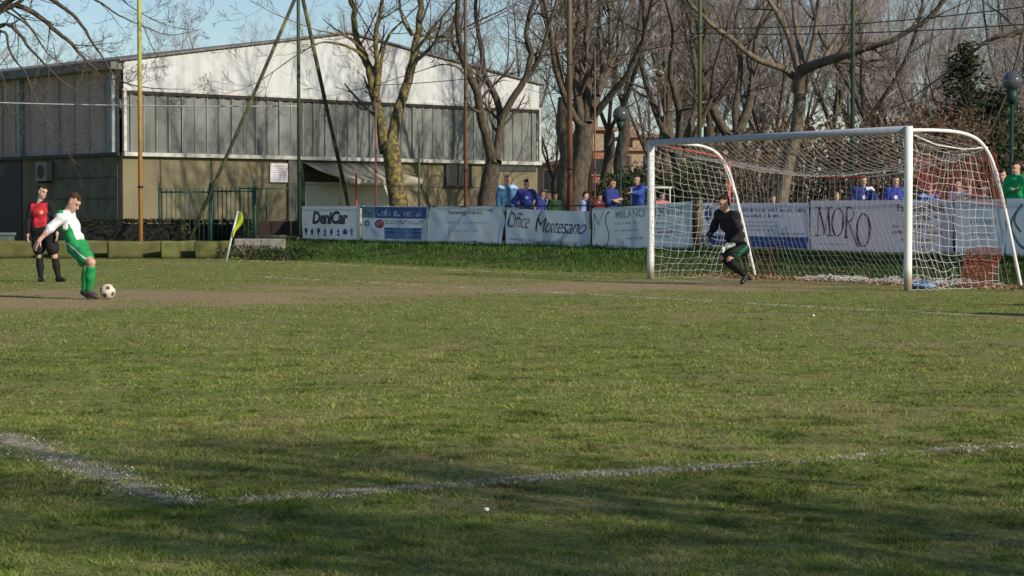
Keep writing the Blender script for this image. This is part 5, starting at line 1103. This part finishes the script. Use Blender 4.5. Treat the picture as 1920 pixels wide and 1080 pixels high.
    for S_ in 'RL':
        n_, a_ = J['kn'+S_], J['an'+S_]; to = J['to'+S_]; d_ = nrm(to-a_); sole = spec.get('sole', {}).get(S_)
        if leg <= 1:
            K = Field(vox); K.cap(n_+(a_-n_)*spec.get('socktop', .20), n_+(a_-n_)*.5, .065*k_, .064*k_, .02); K.cap(n_+(a_-n_)*.45, a_, .064*k_, .046*k_, .03); world_child(link('sock', K.mesh('sock', spec['sock'], .002, 12)), e)
        K = Field(vox); dn_ = J.get('dn'+S_); dn_ = np.array([0, 0, -1.]) if dn_ is None else nrm(dn_); heel = a_+dn_*.045*k_-d_*.035*k_; toe = to
        K.cap(a_+dn_*.01, heel, .044*k_, .042*k_, .02); K.cap(heel, toe, .042*k_, .034*k_, .02); K.cap(a_+dn_*.02+d_*.03*k_, toe-d_*.03*k_, .042*k_, .036*k_, .02)
        sh_ = world_child(link('shoe', K.mesh('shoe', spec['shoe'], floor=sole)), e)
    if 'glove' in spec:
        for S_ in 'RL':
            s_, w_, l_ = S_, J['wr'+S_], J['el'+S_]; hd = nrm(J['ha'+S_]-w_); pn = nrm(J['pn'+S_]); pn = nrm(pn-(pn @ hd)*hd); sd = np.cross(hd, pn); K = Field(vox)
            K.cap(w_-hd*.06, w_, .046, .043, .02); K.cap(w_+hd*.045+sd*.02, w_+hd*.045-sd*.02, .044, None, .02, pn, .75)
            for i, (o_, L_) in enumerate(((.044, .085), (.015, .095), (-.015, .09), (-.043, .07))):
                q0 = w_+hd*.075+sd*o_; d1 = nrm(hd+sd*o_*4+pn*.25); q1 = q0+d1*L_*.5; q2 = q1+nrm(d1+pn*.55)*L_*.6; K.cap(q0, q1, .019, None, .008); K.cap(q1, q2, .018, .015, .006)
            q0 = w_+hd*.02+sd*.04; q1 = q0+nrm(hd*.5+sd)*.05; K.cap(q0, q1, .02, None, .01); K.cap(q1, q1+nrm(hd+sd*.3+pn*.3)*.045, .019, .016, .008); world_child(link('glove', K.mesh('glove', [spec['glove'][S_]])), e)
    return e
WHT = cloth((.74, .75, .76)); GREEN = cloth((.015, .26, .075)); BLACK = cloth((.012, .012, .014)); REDC = cloth((.62, .035, .05)); NAVY = cloth((.012, .02, .09)); ROYAL = cloth((.022, .035, .17)); ROYAL2 = cloth((.028, .06, .27)); SKY = cloth((.06, .155, .27)); LBLUE = cloth((.22, .28, .50))
SHOEB = M('black_boot', (.02, .018, .018), .4, .2, 10); SHOED = M('muddy_boot', (.06, .045, .045), .5, .3, 10)
# ---- kicker
Y0 = G(165, 562)[1]
def K(px, py, dy=0): return PD(px, py, Y0+dy)
J = dict(head=K(137.5, 381, .06), face=(.80, -.30, -.50), neck=K(127, 398, .08), shR=K(117, 405, -.10), shL=K(131, 406, .26), elR=K(94, 429, -.16), wrR=K(75, 449, -.22), elL=K(141, 430, .40), wrL=K(150, 452, .48),
    hiR=K(142, 465, .10), hiL=K(150, 466, .30), knR=K(171, 492, -.12), anR=K(167, 545, 0), toR=K(181, 556.5, -.03), knL=K(164, 498, .20), anL=K(159, 545, .26), toL=K(168, 557, .20), haR=K(62, 468, -.24), pnR=(.75, .5, .3), base=G(167, 562))
def kp(c, f):
    ax = f['hp']-f['sh']; t = ((c-f['sh']) @ ax)/(ax @ ax); mi = np.zeros(len(c), int); near = (c-f['sh']) @ f['ax']; fr_ = (c-f['sh']) @ f['tf']
    torso = np.linalg.norm(np.cross(c-f['sh'], nrm(ax)), axis=1) < .19+.05*(t > .3)
    mi[torso & (t > .16) & (near > -.02) & (fr_+.03-.05*t < .085)] = 1; mi[torso & (t > .82) & (near > -.02) & (fr_ > -.08)] = 1
    sR = f['J']['shR']; q = c-sR; mi[(q[:, 2] > .035) & (np.linalg.norm(q, axis=1) < .11) & (q @ f['tf'] < .03)] = 1; return mi
def ksp(c, f):
    mi = np.zeros(len(c), int); a = f['J']['hiR']; b = f['J']['knR']; d = nrm(b-a); q = c-a; r_ = q-np.outer(q @ d, d); s = np.cross(d, f['ax']); mi[(abs(r_ @ s) < .007) & (r_ @ f['ax'] > .05)] = 1; return mi
person('player in white and green kit, bent over the ball and about to kick', J, dict(shirt=[WHT, GREEN], shirt_paint=kp, shorts=[GREEN, WHT], shorts_paint=ksp, sock=[GREEN], shoe=[SHOED], hair=(.05, .025, .018), sleeve=.72, legs=.62, loose=1.08, wide=1.12, hem=.10, hair_vol=1.0, splay=6, curl=.25, sole={'R': 0.0, 'L': 0.0}, shirt_extra=[(K(125, 452, .28), K(134, 478, .34), .045, .03, .04)]), .0085)
# ---- referee
Y0 = G(95, 528)[1]
J = dict(head=K(79.5, 361), face=(.75, -.62, -.12), neck=K(75.5, 378), shR=K(60.5, 386, .05), shL=K(95, 386, -.03), elR=K(53, 415, .02), wrR=K(52, 438, -.03), elL=K(104, 412, -.06), wrL=K(107, 436, -.14),
    hiR=K(70, 434, .03), hiL=K(91, 434, -.03), knR=K(74, 479, .03), knL=K(102, 480, -.05), anR=K(76.5, 520, .06), anL=K(110, 520, -.04), toR=K(81, 525.5, -.06), toL=K(121, 525.5, -.14), haR=K(52, 452, -.05), haL=K(107, 450, -.16), pnR=(1, 0, 0), pnL=(-1, 0, 0), base=G(92, 528))
def rp(c, f):
    mi = np.zeros(len(c), int); q = c-f['sh']; lat = q @ f['ax']; ax = nrm(f['hp']-f['sh']); t = q @ ax
    mi[(abs(lat) > .155-.05*np.clip(t, 0, .5))] = 1; mi[(t < -.045) | (t > .37)] = 1; e_ = f['sh']+f['tf']*.12+ax*.11-f['ax']*.05; mi[np.linalg.norm(c-e_, axis=1) < .036] = 2; return mi
person('referee in red shirt with black sleeves and black shorts, standing behind the kicker', J, dict(shirt=[REDC, BLACK, cloth((.65, .5, .2))], shirt_paint=rp, shorts=[BLACK], sock=[BLACK], shoe=[SHOEB], hair=(.015, .012, .012), sleeve=1.0, legs=.72, loose=1.08, wide=1.2, sole={'R': 0., 'L': 0.}), .009, sc=.95)
# ---- goalkeeper
Y0 = G(1395, 534)[1]
J = dict(head=K(1357, 381, -.02), face=(-.86, -.42, -.25), neck=K(1363, 397, .02), shR=K(1347, 403, .20), shL=K(1380, 407, -.12), elR=K(1338, 428, .24), wrR=K(1328, 445, .16), elL=K(1387, 438, -.16), wrL=K(1368, 460, -.22),
    hiR=K(1380, 462, .18), hiL=K(1389, 464, -.02), knL=K(1369, 487, -.20), anL=K(1397, 516, -.05), toL=K(1391, 530, -.14), knR=K(1356, 484, .22), anR=K(1388, 511, .42), toR=K(1407, 522, .36), haR=K(1322, 457, .13), haL=K(1355, 466, -.24), pnR=(.6, -.3, .5), pnL=(.2, -.5, -.8), dnL=(.35, 0, -.8), dnR=(.8, .1, -.4), base=G(1392, 536))
def gsp(c, f):
    mi = np.zeros(len(c), int); a = f['J']['hiL']; b = f['J']['knL']; q = c-a; d = nrm(b-a); t = q @ d; r_ = q-np.outer(t, d); s = np.cross(d, f['ax']); mi[(abs(r_ @ s) < .03) & (r_ @ f['ax'] < -.03) & (t < .2)] = 1; return mi
person('goalkeeper in black jersey crouching on the goal line with white gloves', J, dict(shirt=[cloth((.016, .015, .018))], shorts=[cloth((.012, .03, .02)), cloth((.015, .13, .06))], socktop=.04, shorts_paint=gsp, sock=[BLACK], shoe=[SHOEB], hair=(.02, .014, .012), sleeve=1.0, legs=.68, loose=1.12, glove={'R': cloth((.06, .07, .09)), 'L': cloth((.72, .70, .64))}, skin=SKIN, hem=.05), .0085)
# ---- onlookers behind the banners
def stand(px, pyh, Y, hgt, yaw, arms='down', lean=0., z=None):
    x = (px-960)/FPX*Y; z0 = float(ground_z(x, Y)) if z is None else z
    top = PD(px, pyh, Y)[2]; k = hgt/1.75 if hgt else (top-z0)/1.75; k = (top-z0)/1.75
    fx = np.array([math.cos(yaw), math.sin(yaw), 0]); r_ = np.array([math.sin(yaw), -math.cos(yaw), 0]); U = np.array([0, 0, 1.]); B = np.array([x, Y, z0]); q = lambda f_, s_, h_: B+(fx*f_+r_*s_)*k+U*h_*k
    J = dict(head=q(.04+lean*.1, 0, 1.625), face=fx+np.array([0, 0, -.12]), neck=q(0, 0, 1.47), shR=q(0, .185, 1.40), shL=q(0, -.185, 1.40), hiR=q(0, .09, .92), hiL=q(0, -.09, .92), knR=q(.03, .1, .50), knL=q(.02, -.11, .50), anR=q(0, .1, .09), anL=q(0, -.12, .09), toR=q(.14, .12, .035), toL=q(.14, -.14, .035), base=B)
    for S_, s in (('R', 1), ('L', -1)):
        a = arms if isinstance(arms, str) else arms[0 if S_ == 'R' else 1]
        if a == 'down': J['el'+S_] = q(-.02, s*.235, 1.12); J['wr'+S_] = q(.05, s*.23, .88); J['ha'+S_] = q(.07, s*.225, .8)
        elif a == 'cross': J['el'+S_] = q(.06, s*.225, 1.15); J['wr'+S_] = q(.22, -s*.04, 1.19+.03*s); J['ha'+S_] = q(.2, -s*.14, 1.2+.03*s)
        elif a == 'out': J['el'+S_] = q(.2, s*.30, 1.30); J['wr'+S_] = q(.42, s*.34, 1.33); J['ha'+S_] = q(.5, s*.35, 1.32)
        elif a == 'up': J['el'+S_] = q(.12, s*.38, 1.45); J['wr'+S_] = q(.14, s*.42, 1.70); J['ha'+S_] = q(.12, s*.42, 1.8)
        elif a == 'hip': J['el'+S_] = q(-.08, s*.36, 1.15); J['wr'+S_] = q(.06, s*.20, 1.02); J['ha'+S_] = q(.12, s*.12, 1.0)
    return J, k, z0
def two(c1, c2, test):
    return dict(shirt=[c1, c2], shirt_paint=lambda c, f: test(c, f).astype(int))
shoulders = lambda c, f: ((c-f['sh']) @ nrm(f['sh']-f['hp']) > .01*f['k']) & (abs((c-f['sh']) @ f['ax']) > .06*f['k'])
sleeveR = lambda c, f: ((c-f['sh']) @ f['ax'] > .15*f['k'])
sleeveL = lambda c, f: ((c-f['sh']) @ f['ax'] < -.15*f['k'])
chestmark = lambda c, f: np.linalg.norm(c-(f['sh']+f['tf']*.12*f['k']+(f['hp']-f['sh'])*.3), axis=1) < .045*f['k']
people = [
 (951, 329, 52.6, -1.35, 'down', dict(two(SKY, cloth((.35, .50, .68)), shoulders), hair=(.12, .075, .05), loose=1.3), 'man in a light blue jacket and glasses, leftmost onlooker behind the banners'),
 (987, 337, 51.5, -1.5, 'hip', dict(two(cloth((.02, .03, .16)), LBLUE, chestmark), hair=(.02, .015, .012), skin=SKIN2, loose=1.15), 'dark haired onlooker in navy top, hands at his waist'),
 (1016, 357, 51.0, -.5, 'down', dict(two(ROYAL, cloth((.35, .42, .65)), sleeveL), hair=(.05, .03, .02), loose=1.15), 'child in blue top with pale sleeves, right of the navy onlooker'),
 (1040, 361, 53.5, -1.2, 'down', dict(shirt=[cloth((.015, .06, .02))], hair=(.015, .012, .01), skin=SKIN2, loose=1.1), 'child in dark green top seen beside the thick tree trunk'),
 (1096, 360, 48.2, -.35, 'down', dict(two(NAVY, LBLUE, sleeveR), hair=(.02, .015, .012), loose=1.15), 'youth in navy top with lilac sleeves, in front of the thick tree'),
 (1122, 364, 49.5, -.8, 'down', dict(shirt=[cloth((.14, .02, .035))], hair=(.02, .015, .012), skin=SKIN2, loose=1.1), 'dark figure in maroon top half hidden between two blue players'),
 (1146, 336, 48.0, -.7, 'cross', dict(two(ROYAL, cloth((.30, .34, .36)), lambda c, f: ((c-f['sh']) @ f['tf'] > .17*f['k'])), hair=(.05, .03, .02), skin=SKIN2, loose=1.15), 'player in royal blue with his arms folded'),
 (1197, 328, 46.0, -2.6, ('down', 'out'), dict(shirt=[ROYAL2], hair=(.02, .015, .012), skin=SKIN2, loose=1.25), 'player in bright blue stretching one arm towards his neighbour'),
 (1240, 361, 45.0, -1.2, 'down', dict(shirt=[cloth((.45, .16, .18))], hair=(.03, .02, .015), loose=1.1), 'child in pink top just right of the far goalpost'),
 (1568, 362, 41.0, -1.6, 'down', dict(shirt=[cloth((.30, .26, .24))], hair=(.35, .24, .12), loose=1.1), 'fair haired child seen through the middle of the net'),
 (1449, 365, 42.0, -1.6, 'down', dict(shirt=[cloth((.14, .10, .09))], hair=(.06, .04, .03), loose=1.1), 'small child in brown behind the net, right of the goalkeeper'),
 (1617, 329, 39.2, -1.45, ('down', 'hip'), dict(two(ROYAL, WHT, lambda c, f: chestmark(c, f) | (shoulders(c, f) & ((c-f['sh']) @ f['ax'] < -.02))), hair=(.12, .06, .035), loose=1.2), 'brown haired player in blue with white shoulder stripes, left of the near post'),
 (1678, 329, 38.8, -1.6, 'down', dict(two(cloth((.03, .05, .30)), WHT, chestmark), hair=(.05, .03, .02), loose=1.15), 'player in blue with a white chest mark, touching the near goalpost'),
 (1741, 344, 38.6, -1.6, 'down', dict(two(ROYAL2, LBLUE, shoulders), hair=(.14, .06, .03), loose=1.15), 'child in blue top framed in the side net'),
 (1797, 336, 38.4, -2.4, ('down', 'up'), dict(shirt=[cloth((.70, .66, .72))], hair=(.02, .015, .012), loose=1.15), 'youth in white top raising one bare arm, behind the side net'),
 (1842, 345, 38.6, -1.4, 'down', dict(shirt=[cloth((.03, .03, .05))], hair=(.02, .015, .012), skin=SKIN2, loose=1.1), 'figure in dark top behind the right part of the side net'),
 (1878, 318, 38.0, -1.9, 'down', dict(shirt=[cloth((.01, .09, .045))], hair=(.03, .02, .015), loose=1.25), 'substitute in dark green jacket, left of the bright green one'),
 (1906, 303, 37.4, -2.5, ('cross', 'down'), dict(shirt=[cloth((.01, .30, .10))], hair=(.02, .015, .012), loose=1.3), 'substitute in bright green jacket at the right edge'),
]
for px, py, Y, yaw, arms, sp, lb in people:
    J, k, z0 = stand(px, py, Y, None, yaw, arms); sp.update(shorts=[BLACK if hash(lb) % 2 else NAVY], sock=[BLACK], shoe=[SHOEB], legs=2, z=z0, sole={'R': z0, 'L': z0}, sleeve=1.0 if arms != ('down', 'up') else .5)
    if arms == 'cross': sp['sleeve'] = .75
    person(lb, J, sp, .014, 'onlookers behind the banner fence', sc=k)
# outfield players outside the right edge of the picture, whose long shadows reach into it
for (x, Y, yaw, lb) in ((7.75, 22.25, 2.6, 'player in white standing off the right edge, nearer of the two'), (8.65, 24.3, 2.8, 'player in white standing off the right edge, farther of the two')):
    J, k, z0 = stand(960+x/Y*FPX, 404-(1.74-CH)/Y*FPX, Y, None, yaw, 'down', z=0)
    person(lb, J, dict(shirt=[WHT], shorts=[GREEN], sock=[GREEN], shoe=[SHOEB], sleeve=.5, legs=.6, sole={'R': 0., 'L': 0.}), .014, 'outfield players waiting', sc=k)
